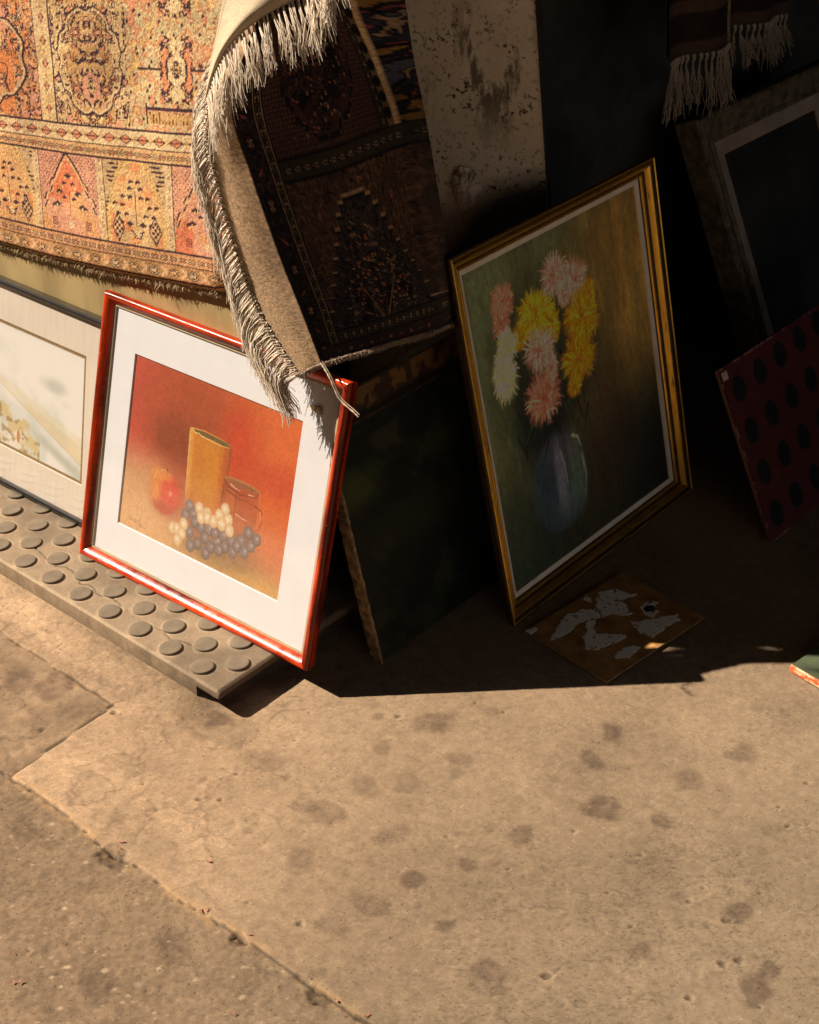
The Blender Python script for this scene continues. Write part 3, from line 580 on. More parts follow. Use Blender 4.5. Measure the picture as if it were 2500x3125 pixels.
# ------------------------------------------------------------------ black framed watercolour
def build_black_frame():
    yaw = .02; root = empty('framed_picture', M=lean_matrix((-2.50, 1.232, .0482), yaw, math.radians(13)))
    tag(root, 'thin black frame with a cream mount and pale seaside watercolour, left of the red frame', 'framed picture')
    W, H = .635, .372
    bl = mat_plain('black_lacquer', (.012, .011, .010), .25, scale=30, bs=.05, coat=.5)
    prof = [(0, -.018), (0, -.002), (.002, .0008), (.005, .0018), (.008, .0008), (.0095, -.003), (.0095, -.018)]
    frame_mesh('frame', W, H, prof, [bl], root, 30)
    xr = .582; x0, x1, z0, z1 = .060, xr, .070, .300
    V = []
    for (a, b, c, d, y) in ((.008, W - .008, .008, H - .008, .0075), (x0, x1, z0, z1, .0075), (x0 + .0014, x1 - .0014, z0 + .0014, z1 - .0014, .009)):
        V += [(a, y, c), (b, y, c), (b, y, d), (a, y, d)]
    F = [(i, (i + 1) % 4, 4 + (i + 1) % 4, 4 + i) for i in range(4)] + [(4 + i, 4 + (i + 1) % 4, 8 + (i + 1) % 4, 8 + i) for i in range(4)]
    mesh_obj('mount', V, F, mat_plain('cream_mount_board', (.52, .46, .385), .85, var=.06, scale=20, bs=.1, sc=(6, 6, .7)), root)
    V = []
    for (a, b, c, d) in ((x0 + .001, x1 - .001, z0 + .001, z1 - .001), (x0 + .0065, x1 - .0065, z0 + .0065, z1 - .0065)): V += [(a, .0093, c), (b, .0093, c), (b, .0093, d), (a, .0093, d)]
    mesh_obj('gilt_line', V, [(i, (i + 1) % 4, 4 + (i + 1) % 4, 4 + i) for i in range(4)], mat_plain('gilt_slip', (.30, .20, .08), .5, metal=.3, scale=200, var=.3), root)
    p = Pic(420, 180, (z1 - z0) / (x1 - x0), (246, 244, 238)); S, T = p.S, p.T; n = fbm(S * 9, T * 4, 1, 5); n3 = fbm(S * 26, T * 12, 2, 4)
    p.mix(sst(.55, .75, n) * .35, (206, 212, 208)); p.blob(.84, .66, .06, .05, (178, 184, 176), .55, 1.5, .9, 3)
    p.mix(sst(.55, .25, T) * .3 * sst(.4, .6, n), (184, 200, 196))
    hill = .62 - .52 * (S - .45); lowr = .60 - .85 * (S - .45)
    p.mix(sst(.03, -.01, T - hill) * sst(-.03, .02, T - lowr - .04 * (n - .5)) * (S > .5) * (.1 + .35 * n3), (228, 210, 150))
    p.mix(sst(.02, -.01, T - hill + .06) * sst(-.02, .01, T - lowr) * (S > .7) * .3, (232, 200, 150)); p.mix(sst(.012, 0, np.abs(T - lowr)) * (S > .55) * .3, (200, 170, 110))
    rk = sst(.02, -.02, T - (.50 - .9 * np.maximum(S - .42, 0) + .2 * (n3 - .5))) * (T < .55) * (S < .78)
    p.mix(rk * (.15 + .6 * sst(.42, .6, n3)), (220, 196, 132)); p.mix(rk * sst(.52, .66, fbm(S * 40, T * 22, 5, 3)) * .6, (150, 126, 80))
    p.blob(.88, .13, .12, .05, (170, 178, 160), .6, 1.4, .8, 4, -.3); p.blob(.665, .13, .008, .055, (206, 130, 70), .9, .4)
    col = lin(p.A) * np.array([.60, .59, .585])
    panel('watercolour', x0 + .002, x1 - .002, z0 + .002, z1 - .002, .0096, mat_attr('watercolour_paper', .9, 700, .2, .0003, .04, .1), root, col)
    panel('glass', .009, W - .009, .009, H - .009, .0035, GLASS, root)
    panel('backing', .003, W - .003, .003, H - .003, .011, mat_plain('grey_backing_card', (.2, .17, .13), .9), root, thick=.003)
build_black_frame()

# ------------------------------------------------------------------ khaki panel behind the two lit pictures
def build_khaki():
    root = empty('covered_panel', M=lean_matrix((-2.65, 1.331, .0432), .0, math.radians(3.2)))
    tag(root, 'large khaki cloth-covered panel leaning behind the two sunlit pictures', 'panel')
    m, nt, b = nodes('khaki_cloth'); b.inputs['Roughness'].default_value = .75; b.inputs['Specular IOR Level'].default_value = .4
    n = noise(nt, 5, 8, .6, sc=(2.5, 1, .6)); n2 = noise(nt, 500, 3, .6); w = N(nt, 'ShaderNodeTexWave', Scale=1.0, Distortion=2.0); w.bands_direction = 'Z'
    r = ramp(nt, n.outputs['Fac'], [(.3, (.21, .15, .062)), (.7, (.36, .265, .115))]); r2 = ramp(nt, n2.outputs['Fac'], [(.3, .85), (.7, 1.1)])
    nt.links.new(mul(nt, r.outputs[0], r2.outputs[0]), b.inputs['Base Color']); bump(nt, b, n2.outputs['Fac'], .25, .0004)
    o = box('cloth_face', (0, 1.175, 0, .012, .0, .60), m, root, .003)
    box('back_board', (.02, 1.155, .0125, .022, .02, .58), mat_plain('panel_board', (.12, .08, .04), .8), root)
build_khaki()

# ------------------------------------------------------------------ rugs: knot-by-knot colour fields
class Rug:
    def __init__(s, w, h, k, c):
        s.k = k; s.nu, s.nv = int(round(w / k)), int(round(h / k)); s.A = np.ones((s.nv, s.nu, 3)) * np.array(c, float)
        s.U, s.V = np.meshgrid((np.arange(s.nu) + .5) * k, (np.arange(s.nv) + .5) * k)
    def rect(s, u0, u1, v0, v1, c):
        i0, i1, j0, j1 = [int(round(q / s.k)) for q in (u0, u1, v0, v1)]
        i0, j0 = max(i0, 0), max(j0, 0); s.A[j0:j1, i0:i1] = c; return (slice(j0, min(j1, s.nv)), slice(i0, min(i1, s.nu)))
    def spr(s, u, v, rows, pal, sx=1, sy=1):
        i0 = int(round(u / s.k)) - len(rows[0]) * sx // 2; j0 = int(round(v / s.k)) + len(rows) * sy // 2
        for r, row in enumerate(rows):
            for c, ch in enumerate(row):
                if ch == '.': continue
                ja, ia = j0 - (r + 1) * sy, i0 + c * sx
                if ja < 0 or ia < 0 or ja + sy > s.nv or ia + sx > s.nu: continue
                s.A[ja:ja + sy, ia:ia + sx] = pal[ch]
    def medallion(s, u0, u1, v0, v1, cols, line, sc=60, seed=0, both=True, th=None, lw=1):
        """symmetric curling motifs: mirrored noise cut into colour areas with dark outlines"""
        i0, i1, j0, j1 = [int(round(q / s.k)) for q in (u0, u1, v0, v1)]
        i0, j0 = max(i0, 0), max(j0, 0); i1, j1 = min(i1, s.nu), min(j1, s.nv)
        if i1 <= i0 or j1 <= j0: return
        U, V = s.U[j0:j1, i0:i1], s.V[j0:j1, i0:i1]; cu, cv = (u0 + u1) / 2, (v0 + v1) / 2
        a = np.abs(U - cu); b = np.abs(V - cv) if both else V - v0
        r = np.hypot(a / (u1 - u0) * 2, b / (v1 - v0) * 2)
        f = fbm(a * sc + seed * 3.1, b * sc + seed * 1.7, seed % 6, 3) + .10 * np.sin(r * 9 + seed)
        th = th or [.40, .47, .53, .60]; cl = np.digitize(f, th)
        out = np.array([cols[i % len(cols)] for i in range(len(th) + 1)], float)[cl]
        ed = np.zeros(cl.shape, bool); ed[:, lw:] |= cl[:, lw:] != cl[:, :-lw]; ed[lw:, :] |= cl[lw:, :] != cl[:-lw, :]
        ed &= (fbm(a * sc * 2.3, b * sc * 2.3, (seed + 3) % 6, 2) > .42)
        out[ed] = line; s.A[j0:j1, i0:i1] = out
FLW = ["...n.n...", "..nonon..", ".nonnnon.", "..nocon..", ".noccon..", "..nocon..", ".nonnnon.", "..nonon..", "...n.n..."]
DIA = ["....n....", "...non...", "..nooon..", ".nooooon.", "nnnncnnnn", ".nooooon.", "..nooon..", "...non...", "....n...."]
SML = [".n.n.", "nonon", ".ncn.", "nonon", ".n.n."]
CRS = ["n.n", ".n.", "n.n"]
LEAF = ["..n..", ".nnn.", "nnnnn", "nnnn.", ".nn.."]
BUD = [".n.", "nnn", "nnn", "n.."]
POT = ["n.......n", "nn.ccc.nn", ".nccccnn.", "..nccccn.", "..nccccn.", "...nccn..", "..ncccn..", "..nnnnn.."]

def rug_one_pattern():
    P = dict(n=(52, 34, 44), o=(222, 134, 88), p=(222, 154, 118), c=(230, 194, 140), g=(210, 164, 102), b=(180, 132, 78), t=(216, 176, 118), y=(230, 184, 108))
    OFF = .50                                                    # pattern u=0 sits .5 m from the rug's left end
    R = Rug(1.10, .62, .0018, P['t']); U, V = R.U, R.V; n1 = fbm(U * 14, V * 14, 1, 4); n2 = fbm(U * 50, V * 50, 3, 3)
    pal = {k: P[k] for k in P}
    # selvedge
    R.rect(0, 1.2, 0, .0135, (196, 160, 110)); R.rect(0, 1.2, .0125, .0160, P['n'])
    R.rect(0, 1.2, .016, .041, P['b']); m = (V > .016) & (V < .041); R.A[m & (n2 > .52)] = (206, 146, 92)
    i = 0; u = .012
    while u < 1.1:
        pl = dict(pal, o=P['c'] if i % 2 else P['y'], c=P['g'] if i % 2 else P['p']); R.spr(u, .0285, FLW, pl, 2, 1); 
        R.spr(u + .0235, .0285, ['bb..', '.bbb', '..bb', '.bbb', 'bb..'], dict(pal, b=(224, 178, 128)), 2, 2)
        u += .047; i += 1
    R.rect(0, 1.2, .041, .0432, P['n']); R.rect(0, 1.2, .0432, .0615, (208, 150, 98))
    for k in range(52): R.spr(.006 + k * .0215, .0525, SML, dict(pal, o=(P['o'], P['y'], P['p'])[k % 3], c=P['c']), 2, 1)
    for k in range(52): R.spr(.0165 + k * .0215, .0525, [".c.", "ccc", ".c."], pal)
    R.rect(0, 1.2, .0615, .0655, P['n'])
    # arch panels
    pitch = .161; x = OFF + .129 - .009 - 4 * pitch; k = 0
    while x < 1.15:
        a, b = x + .018, x + pitch; v0, v1 = .0655, .203; typeA = (k % 2 == 1); cu = (a + b) / 2
        R.rect(a - .018, a, v0, v1, P['c']); R.A[(U > a - .018) & (U < a) & (V > v0) & (V < v1) & (n2 > .56)] = P['t']
        for q in range(9): R.spr(a - .009, v0 + .008 + q * .0157, CRS, dict(pal, n=(150, 60, 50)))
        R.rect(a - .0018, a, v0, v1, P['n']); R.rect(b - .002, b, v0, v1, (130, 70, 56))
        inb = (U > a) & (U < b) & (V > v0) & (V < v1); cu = (a + b) / 2; hw = (b - a) / 2
        du = np.abs(U - cu) / hw; dv = (V - v0) / (v1 - v0)
        if typeA:
            R.A[inb] = P['t']; R.A[inb & (n1 > .48)] = (230, 172, 110); R.A[inb & (n2 > .60)] = (226, 146, 90)
            arch = 1.03 - .85 * np.maximum(du - .15, 0) ** 1.7 * 1.2 + .02 * np.sign(np.sin(V * 420)); e = dv - arch
            R.A[inb & (np.abs(e) < .07) & (dv > .4)] = P['y']; R.A[inb & (np.abs(e) < .012) & (dv > .4)] = P['b']; R.A[inb & (du > .86) & (du < .97) & (dv < .8)] = P['y']
            R.A[inb & (e > .07)] = (200, 164, 112); R.A[inb & (e > .07) & (n2 > .56) & ((np.floor(V / .0036) % 2) == 0)] = P['n']
            R.rect(cu - .001, cu + .001, v0 + .03, v0 + .090, P['n']); R.spr(cu, v0 + .017, POT, dict(pal, c=P['c']), 2, 1)
            for (q, w) in ((.035, .012), (.050, .018), (.064, .026), (.050, .034), (.078, .010), (.078, .024), (.092, .010), (.104, .006), (.036, .028), (.066, .040)):
                for sg in (-1, 1): R.spr(cu + sg * w * 1.25, v0 + q, BUD if (q * 1000) % 2 < 1 else LEAF, dict(pal, n=P['n']), 2, 1)
            for sg in (-1, 1):
                dd = np.abs(np.abs(U - cu - sg * hw * .62) / .016 + np.abs(V - v0 - .026) / .026); z = inb & (dd < 1)
                R.A[z] = (226, 176, 120); R.A[z & (dd > .82)] = P['n']; lat = (np.floor(U / .0054) + np.floor(V / .0054)) % 2 == 0; R.A[z & lat & (dd < .8) & (n2 > .40)] = P['n']
        else:
            R.A[inb] = P['p']; R.A[inb & (n2 > .56)] = (230, 160, 104); R.A[inb & (n1 > .60)] = (222, 120, 80)
            arch = 1.0 - .75 * du ** 1.25 - .12 * (du > .55) * np.sign(np.sin(V * 240)) * .4; e = dv - arch
            sp = inb & (e > 0); lat = ((np.floor((U + V) / .0045) % 2 == 0) | (np.floor((U - V) / .0045) % 2 == 0))
            R.A[sp] = (224, 158, 122); R.A[sp & ~lat] = (120, 56, 54); R.A[sp & ~lat & (n2 > .55)] = (214, 150, 110)
            R.A[inb & (np.abs(e) < .022)] = P['n']; R.A[inb & (e < -.03) & (e > -.07)] = (236, 186, 120)
            for (q, w, s2) in ((.100, 0, LEAF), (.085, .008, BUD), (.072, .018, LEAF), (.050, .024, LEAF), (.046, .030, BUD), (.06, .010, BUD)):
                for sg in (-1, 1): R.spr(cu + sg * w * 1.3, v0 + q, s2, dict(pal, n=P['n']), 2, 1); R.spr(cu + sg * (w + .008), v0 + q - .004, ["gg", "gg", "gg"], dict(pal, g=P['y']))
            R.rect(cu - .001, cu + .001, v0 + .03, v0 + .075, (150, 60, 50)); R.spr(cu, v0 + .014, POT, dict(pal, n=P['p'], c=P['c']), 2, 1)
            for sg in (-1, 1):
                R.spr(cu + sg * .042, v0 + .018, ["nnnnn.n", "n...n.n", "nnn.n.n", "n.n.n.n", "n.n...n", "n.nnnnn", "n......", "nnnnnnn"], dict(pal, n=(96, 36, 40)), 1, 1)
        x += pitch; k += 1
    R.rect(0, 1.2, .2010, .2045, P['n']); R.rect(0, 1.2, .2045, .2225, (216, 166, 108))
    for q in range(60): R.spr(.004 + q * .0195, .2135, SML, dict(pal, o=(P['o'], P['c'])[q % 2], c=P['y']), 2, 1); R.spr(.0135 + q * .0195, .2135, [".b.", "bbb", ".b."], pal)
    R.rect(0, 1.2, .2225, .2255, P['n']); R.rect(0, 1.2, .2255, .250, P['c'])
    for q in range(30): R.spr(.010 + q * .0385, .2378, DIA, dict(pal, o=P['o'], c=P['n']), 2, 1); R.spr(.029 + q * .0385, .2378, ["..b..", ".bbb.", "bbbbb", "bbbbb", ".bbb.", "..b.."], dict(pal, b=(206, 160, 92)))
    R.rect(0, 1.2, .250, .2545, P['n'])
    # upper compartments
    seed = 1
    divs = [OFF + .155 + d for d in (-.72, -.36, 0, .36)]
    edges = [(-.1, OFF + .155 - .36), (OFF + .198 - .36, OFF + .155), (OFF + .198, OFF + .372), (OFF + .372, 1.2)]
    for qi, (a, b) in enumerate(edges):
        v0 = .2545; z = (U > a) & (U < b) & (V > v0)
        if qi in (0, 1):
            base, cols = (228, 134, 74), [(228, 134, 74), (232, 150, 90), (228, 134, 74), P['g'], P['c']]
        elif qi == 2: base, cols = (222, 182, 122), [P['g'], (226, 188, 128), (214, 156, 84), P['o'], P['g']]
        else: base, cols = (206, 182, 130), [(206, 182, 130), (228, 138, 88), (206, 182, 130), (228, 146, 96), P['y']]
        R.A[z] = base
        if qi < 3:
            c = (a + b) / 2; ww = min(.15, (b - a) / 2 * .93)
            R.medallion(a, b, .2545, .62, [base, P['c'], tuple(np.array(base) * .6 + np.array(P['c']) * .4), base, P['p']], P['n'], 74, seed + 9, th=[.34, .41, .60, .67])
            for q in range(90): R.spr(rnd.uniform(a + .01, b - .01), rnd.uniform(.262, .61), [SML, ['.n.', 'non', '.n.'], ['nn.', '.nn'], BUD][q % 4], dict(pal, o=P['o'] if qi == 2 else P['y'], c=P['p']), 1 + (q % 3 == 0), 1)
            for vv, hh, w in ((.312, .048, ww * .55), (.398, .034, ww * .42), (.52, .07, ww)):
                R.medallion(max(a, c - w * 1.15), min(b, c + w * 1.15), vv - hh * 1.12, vv + hh * 1.12, cols, P['n'], 34, seed + 2, th=[.38, .46, .54, .62]); seed += 1
                dd = np.hypot((U - c) / w, (V - vv) / hh) + .10 * np.cos(10 * np.arctan2(V - vv, U - c)); m = np.abs(dd - 1) < .022
                R.A[m & z] = P['n']; inner = z & (dd < .97); R.A[inner & (n1 > .5)] = np.array(base) * .5 + np.array(P['c']) * .5
                R.medallion(c - w * .62, c + w * .62, vv - hh * .62, vv + hh * .62, [P['p'], P['y'], P['c'], P['o'], base], P['n'], 100, seed + 4); seed += 1
                for sg in (-1, 1): R.spr(c + sg * w * .75, vv, FLW, dict(pal, o=P['o'], c=P['c']), 2, 1)
            for vv, hh, w in ((.352, .088, ww * .95), (.52, .07, ww * .95)):
                dd = np.hypot((U - c) / w, (V - vv) / hh); th_ = np.arctan2(V - vv, U - c); dd = dd + .09 * np.abs(np.cos(4 * th_)) + .03 * np.cos(16 * th_)
                R.A[z & (np.abs(dd - 1) < .020)] = P['n']; R.A[z & (np.abs(dd - .955) < .022)] = P['c']
        else:
            R.medallion(a, b, v0, .62, [base, (228, 150, 104), base, base, P['y']], (190, 120, 80), 60, 5, both=False, th=[.30, .42, .66, .74])
            q = rs.rand(240, 2)
            for (qa, qb) in q: 
                uu, vv = a + qa * (b - a), v0 + qb * .36
                R.spr(uu, vv, BUD if qa < .5 else ["nn.", ".nn"], dict(pal))
            for cv in (.345, .47):
                c = a + .105; R.medallion(c - .035, c + .035, cv - .05, cv + .05, [P['o'], P['p'], P['y'], P['g'], P['c']], P['n'], 95, 4)
                R.rect(c - .085, c - .03, cv - .002, cv + .002, P['n']); R.rect(c + .03, c + .085, cv - .002, cv + .002, P['n'])
            R.rect(a + .035, b, .285, .289, P['n']); R.rect(a + .035, b, .262, .285, P['g']); 
            R.A[(U > a + .035) & (U < b) & (V > .264) & (V < .282) & ((np.floor(U / .0036) % 2) == 0) & (n2 > .42)] = (110, 66, 40); R.rect(a + .035, b, .282, .285, P['p']); R.rect(a + .035, a + .038, .262, .296, P['n'])
    for a in (OFF + .155, OFF + .155 - .36):
        R.rect(a, a + .043, .2545, .62, P['c']); R.A[(U > a) & (U < a + .043) & (V > .2545) & (n2 > .55)] = (216, 180, 120)
        for q in range(10): R.spr(a + .021, .275 + q * .036, DIA, dict(pal, o=P['o'], c=P['c'])); R.spr(a + .021, .257 + q * .036, ["..b..", ".bbb.", "..b.."], pal)
        R.rect(a, a + .0022, .2545, .62, P['n']); R.rect(a + .0395, a + .043, .2545, .62, P['n'])
    R.A = R.A * .83 + np.array([214, 172, 122]) * .17
    # uneven wear and dye shifts
    A = R.A * (.84 + .30 * fbm(U * 9, V * 9, 5, 3)[..., None]) * (.80 + .40 * rs.rand(R.nv, R.nu)[..., None] ** .8) 
    A = A * (1 + .10 * (fbm(U * 3, V * 60, 2, 2)[..., None] - .5))
    lum = A.mean(2, keepdims=True); return R, A, lum

PILE = mat_attr('wool_pile', .95, 900, .55, .0011, .34, .05, 0)
WARP = mat_plain('cream_wool', (.50, .40, .29), .9, var=.25, scale=350, bs=.5, bd=.0008)
def build_rug_one():
    R, A, lum = rug_one_pattern()
    dark = sst(110, 70, lum[..., 0])
    # sheet: bottom corners / top corners in 3D, extended to the left and over the table top
    BL = np.array([-2.143, 1.335, .461]); TL = np.array([-2.135, 1.360, .868]); BR = np.array([-1.589, 1.335, .534]); TR = np.array([-1.572, 1.360, .956])
    s = ((R.U - .50) / .557)[..., None]; t = (R.V / .445)[..., None]
    P = (BL * (1 - s) + BR * s) * (1 - t) + (TL * (1 - s) + TR * s) * t
    sag = 0.012 * np.sin(np.clip(s[..., 0], -1, 1.1) * math.pi) * (1 - np.clip(t[..., 0], 0, 1))
    P[..., 2] -= sag * .6
    P[..., 1] += .006 * (fbm(R.U * 5, R.V * 3, 1, 2) - .5) + .0025 * (fbm(R.U * 22, R.V * 22, 3, 2) - .5) - .0008 * (rs.rand(R.nv, R.nu) - .5)
    P[..., 2] += .0012 * (rs.rand(R.nv, R.nu) - .5)
    # curl of the lower edge and of the right corner
    P[..., 1] += .012 * sst(.02, 0, R.V); e = sst(.06, 0, R.U.max() - R.U) * sst(.12, 0, R.V); P[..., 1] += .02 * e; P[..., 2] += .006 * e
    # over the table top
    col = lin(A) / np.array([1.36, 1.32, 1.15])
    root = empty('patterned_rug', (-1.9, 1.34, .50))
    tag(root, 'sunlit orange and gold rug with arch panels and dark outlines hanging at upper left', 'rug')
    P = P - np.array([-1.9, 1.34, .50])
    grid_obj('pile', P, PILE, root, np.clip(col, .01, .8))
    B = P[::6, ::6].copy(); B[..., 1] += .007
    e = P[-1, ::12]; U2 = np.stack([e + np.array([0, .02 * t, .70 * t]) for t in np.linspace(0, 1, 30)]); U2[..., 1] += .004 * np.sin(U2[..., 0] * 30) * np.linspace(0, 1, 30)[:, None]
    cu = np.ones(U2.shape) * np.array([.40, .22, .10]) * (.6 + .7 * fbm(U2[..., 0] * 20, U2[..., 2] * 20, 2, 3))[..., None]
    grid_obj('sun_block_length', U2, PILE, root, cu)  # unseen length added above to keep the sun off the plaster wall
    grid_obj('rug_back', B, mat_plain('rug_back_weave', (.22, .14, .09), .95, scale=300, bs=.5), root, flip=True)
    # shaggy selvedge: bunches of wool along the lower edge
    lines = []; rr = []; cc = []; e = P[1]
    for q in range(7200):
        i = rnd.randrange(0, R.nu); b0 = e[i] + np.array([0, rnd.uniform(-.001, .006), rnd.uniform(-.002, .009)])
        f = .7 + .7 * float(vn(i * .05, 1., 3)); d = np.array([rnd.gauss(0, .45), rnd.gauss(-.35, .45), rnd.gauss(-.8, .45)]); d /= np.linalg.norm(d)
        L = rnd.uniform(.003, .0075) * f * (1.7 if rnd.random() < .06 else 1); m1 = b0 + d * L * .55 + np.array([rnd.gauss(0, .0008), -.0005, 0]); m2 = b0 + d * L + np.array([rnd.gauss(0, .001), 0, -.0012])
        lines.append([b0, m1, m2]); rr.append(rnd.uniform(.0004, .0009))
        k = rnd.uniform(.65, 1.1); cc.append(np.array([.40, .29, .17]) * k)
    tubes('selvedge_wool', lines, rr, mat_attr('selvedge_wool_fibre', .95, 500, 0, .001, .2, .1), root, 3, .4, cc)
build_rug_one()

# ------------------------------------------------------------------ second rug: dark reverse draped over the corner, fringe along its end
NET = np.array([
 [[-1.51, 1.385, 1.075], [-1.48, 1.395, 1.075], [-1.45, 1.44, 1.07], [-1.42, 1.45, 1.07], [-1.42, 1.53, 1.07]],
 [[-1.5064, 1.3849, 1.0313], [-1.4751, 1.3922, 1.0341], [-1.4349, 1.4318, 1.0318], [-1.4009, 1.4523, 1.0324], [-1.3764, 1.5046, 1.0256]],
 [[-1.5318, 1.3637, 0.9309], [-1.5016, 1.3703, 0.9435], [-1.4599, 1.4166, 0.9609], [-1.4092, 1.4473, 0.9621], [-1.3678, 1.5098, 0.9549]],
 [[-1.5541, 1.3175, 0.819], [-1.5174, 1.328, 0.8396], [-1.4525, 1.4176, 0.8604], [-1.3915, 1.4721, 0.8737], [-1.3667, 1.5221, 0.8752]],
 [[-1.5449, 1.3149, 0.7192], [-1.498, 1.3351, 0.7408], [-1.4319, 1.4149, 0.7586], [-1.3627, 1.4779, 0.7917], [-1.3537, 1.53, 0.7874]],
 [[-1.5011, 1.3122, 0.5956], [-1.4596, 1.3431, 0.621], [-1.4017, 1.425, 0.6293], [-1.3466, 1.4876, 0.6542], [-1.3501, 1.5556, 0.6377]],
 [[-1.4553, 1.3107, 0.5263], [-1.4234, 1.3417, 0.5497], [-1.3739, 1.4243, 0.5586], [-1.3277, 1.4932, 0.5792], [-1.3451, 1.5645, 0.5573]],
 [[-1.4101, 1.3124, 0.4787], [-1.3913, 1.3378, 0.4916], [-1.3504, 1.4151, 0.5008], [-1.317, 1.4938, 0.5048], [-1.3399, 1.5676, 0.4865]]])
def crv(A, t):
    """Catmull-Rom through rows of A at parameter t in [0,1]"""
    n = len(A) - 1; x = np.clip(np.asarray(t) * n, 0, n - 1e-6); i = x.astype(int); f = (x - i).reshape((-1,) + (1,) * (A.ndim - 1))
    g = lambda k: A[np.clip(k, 0, n)]
    p0, p1, p2, p3 = g(i - 1), g(i), g(i + 1), g(i + 2)
    return .5 * ((2 * p1) + (-p0 + p2) * f + (2 * p0 - 5 * p1 + 4 * p2 - p3) * f ** 2 + (-p0 + 3 * p1 - 3 * p2 + p3) * f ** 3)
def net_eval(Nt, us, vs):
    """us in column units 0..1, vs 0 = bottom"""
    rows = crv(Nt[::-1], vs); return crv(np.swapaxes(rows, 0, 1), us).swapaxes(0, 1)

def rug_two_pattern():
    D = dict(n=(22, 20, 24), m=(58, 34, 32), t=(152, 120, 88), r=(132, 70, 54), g=(50, 44, 36), y=(132, 100, 52), b=(46, 42, 46), w=(150, 122, 96))
    k = .0017; W, H = .405, .66; R = Rug(W, H, k, D['m']); U, V = R.U, R.V; n1 = fbm(U * 20, V * 20, 2, 3); n2 = fbm(U * 60, V * 60, 4, 2)
    h = .048                                                     # plain woven hem
    R.rect(0, h, 0, H, (136, 112, 86))
    R.rect(h, h + .004, 0, H, D['n']); R.rect(h, W, 0, .008, D['m']); R.rect(h, W, .006, .0095, D['n'])
    # outer floral border (vertical) and its corner
    R.rect(h + .004, h + .048, .0095, H, (50, 38, 36)); R.medallion(h + .004, h + .048, .0095, H, [(50, 38, 36), (56, 42, 38), (46, 36, 36), (84, 64, 50), (50, 38, 36)], D['n'], 110, 1, both=False, th=[.36, .46, .60, .68])
    for q in range(20):
        v = .032 + q * .036
        if q % 2 == 0:
            c = h + .026; dd = np.hypot((U - c) / .014, (V - v) / .016) + .12 * np.cos(8 * np.arctan2(V - v, U - c)); R.A[dd < 1] = D['n']; R.A[dd < .55] = D['m']
            R.spr(c, v, ["t.t", ".t.", "t.t"], D, 2, 2)
        else: R.spr(h + .026, v, ["rr......", ".rrr....", "..rrrr..", "...rrrrr", ".....rrr"] if q % 4 == 1 else ["......rr", "....rrr.", "..rrrr..", "rrrrr...", "rrr....."], D, 1, 1)
    R.rect(h + .048, h + .051, .036, H, D['n']); R.rect(h + .051, h + .068, .036, H, D['g'])
    for q in range(60):
        R.spr(h + .059, .045 + q * .0105, ["tt.tt", "t.n.t", ".nnn.", "t.n.t"] if q % 2 else [".nn..", "nnnn.", ".nnt."], D, 1, 1)
    R.rect(h + .068, h + .071, .036, H, D['n']); R.rect(h + .0505, h + .0525, .036, H, D['t']); R.rect(h + .0665, h + .068, .036, H, D['t'])
    # bottom border
    R.rect(h + .02, W, .0095, .034, (50, 36, 36))
    for q in range(12):
        R.spr(h + .066 + q * .028, .021, ["r.r.r", ".rtr.", "rt.tr", ".rtr.", "r.r.r"] if q % 2 else ["..rr", ".rr.", "rrr."], D, 1, 1)
    R.rect(h + .051, W, .034, .037, D['n']); R.rect(h + .071, W, .037, .058, D['g'])
    for q in range(34): R.spr(h + .08 + q * .0098, .0475, ["ttt", "t.t", ".n.", "ttt"] if q % 2 else ["nn.", "ntn", ".nn"], D, 1, 1)
    R.rect(h + .068, W, .058, .061, D['n'])
    x0, x1 = h + .071, W - .062
    # lower compartment: stepped arch with a tree
    v0, v1 = .061, .265; z = (U > x0) & (U < x1 + .06) & (V > v0) & (V < v1); R.A[z] = (54, 48, 46)
    R.A[z & (n2 > .55)] = (46, 40, 42)
    R.medallion(x0, x1 + .06, v0, v1, [(54, 48, 46), (64, 54, 48), (50, 44, 44), (92, 74, 58), (54, 48, 46)], D['n'], 70, 2, both=False, th=[.36, .46, .60, .66])
    c = (x0 + x1) / 2 + .02; st = np.round(np.maximum(np.abs(U - c) - .02, 0) / .012) * .012; ar = v1 - .022 - st ** 1.5 * 4.2; sp = z & (V > ar); R.A[sp] = R.A[sp] * .35 + np.array([76, 52, 38]) * .65; _l = ((np.floor((U + V) / .0075) % 3) == 0) ^ ((np.floor((U - V) / .0075) % 3) == 0); R.A[sp & _l & (n2 > .45)] = (96, 68, 48); R.A[sp & (np.abs(fbm(U * 60, V * 60, 1, 2) - .5) < .02)] = (30, 24, 24)
    e = z & (np.abs(V - ar) < .0016); R.A[e] = D['t']; e = z & (np.abs(V - ar + .003) < .0014); R.A[e] = D['n']
    for sg in (-1, 1): R.spr(c + sg * .085, v1 - .035, ["rrrrr", "r...r", "r.r.r", "rrr.r"], dict(D, r=(140, 84, 60)), 1, 1)
    R.spr(c + .02, v1 - .012, ["rrrrr", "r...r", "r.r.r"], dict(D, r=(140, 84, 60)), 1, 1)
    tr = z & (np.abs(U - c + .003 * np.sin(V * 90)) < .0016) & (V < v0 + .12); R.A[tr] = D['n']
    for q in range(34):
        uu = c + rnd.uniform(-.062, .062); vv = v0 + rnd.uniform(.02, .14) * (1 - abs(uu - c) * 5); R.spr(uu, vv, [".nn.", "nrrn", "nrtn", ".nn."], D, 2, 2)
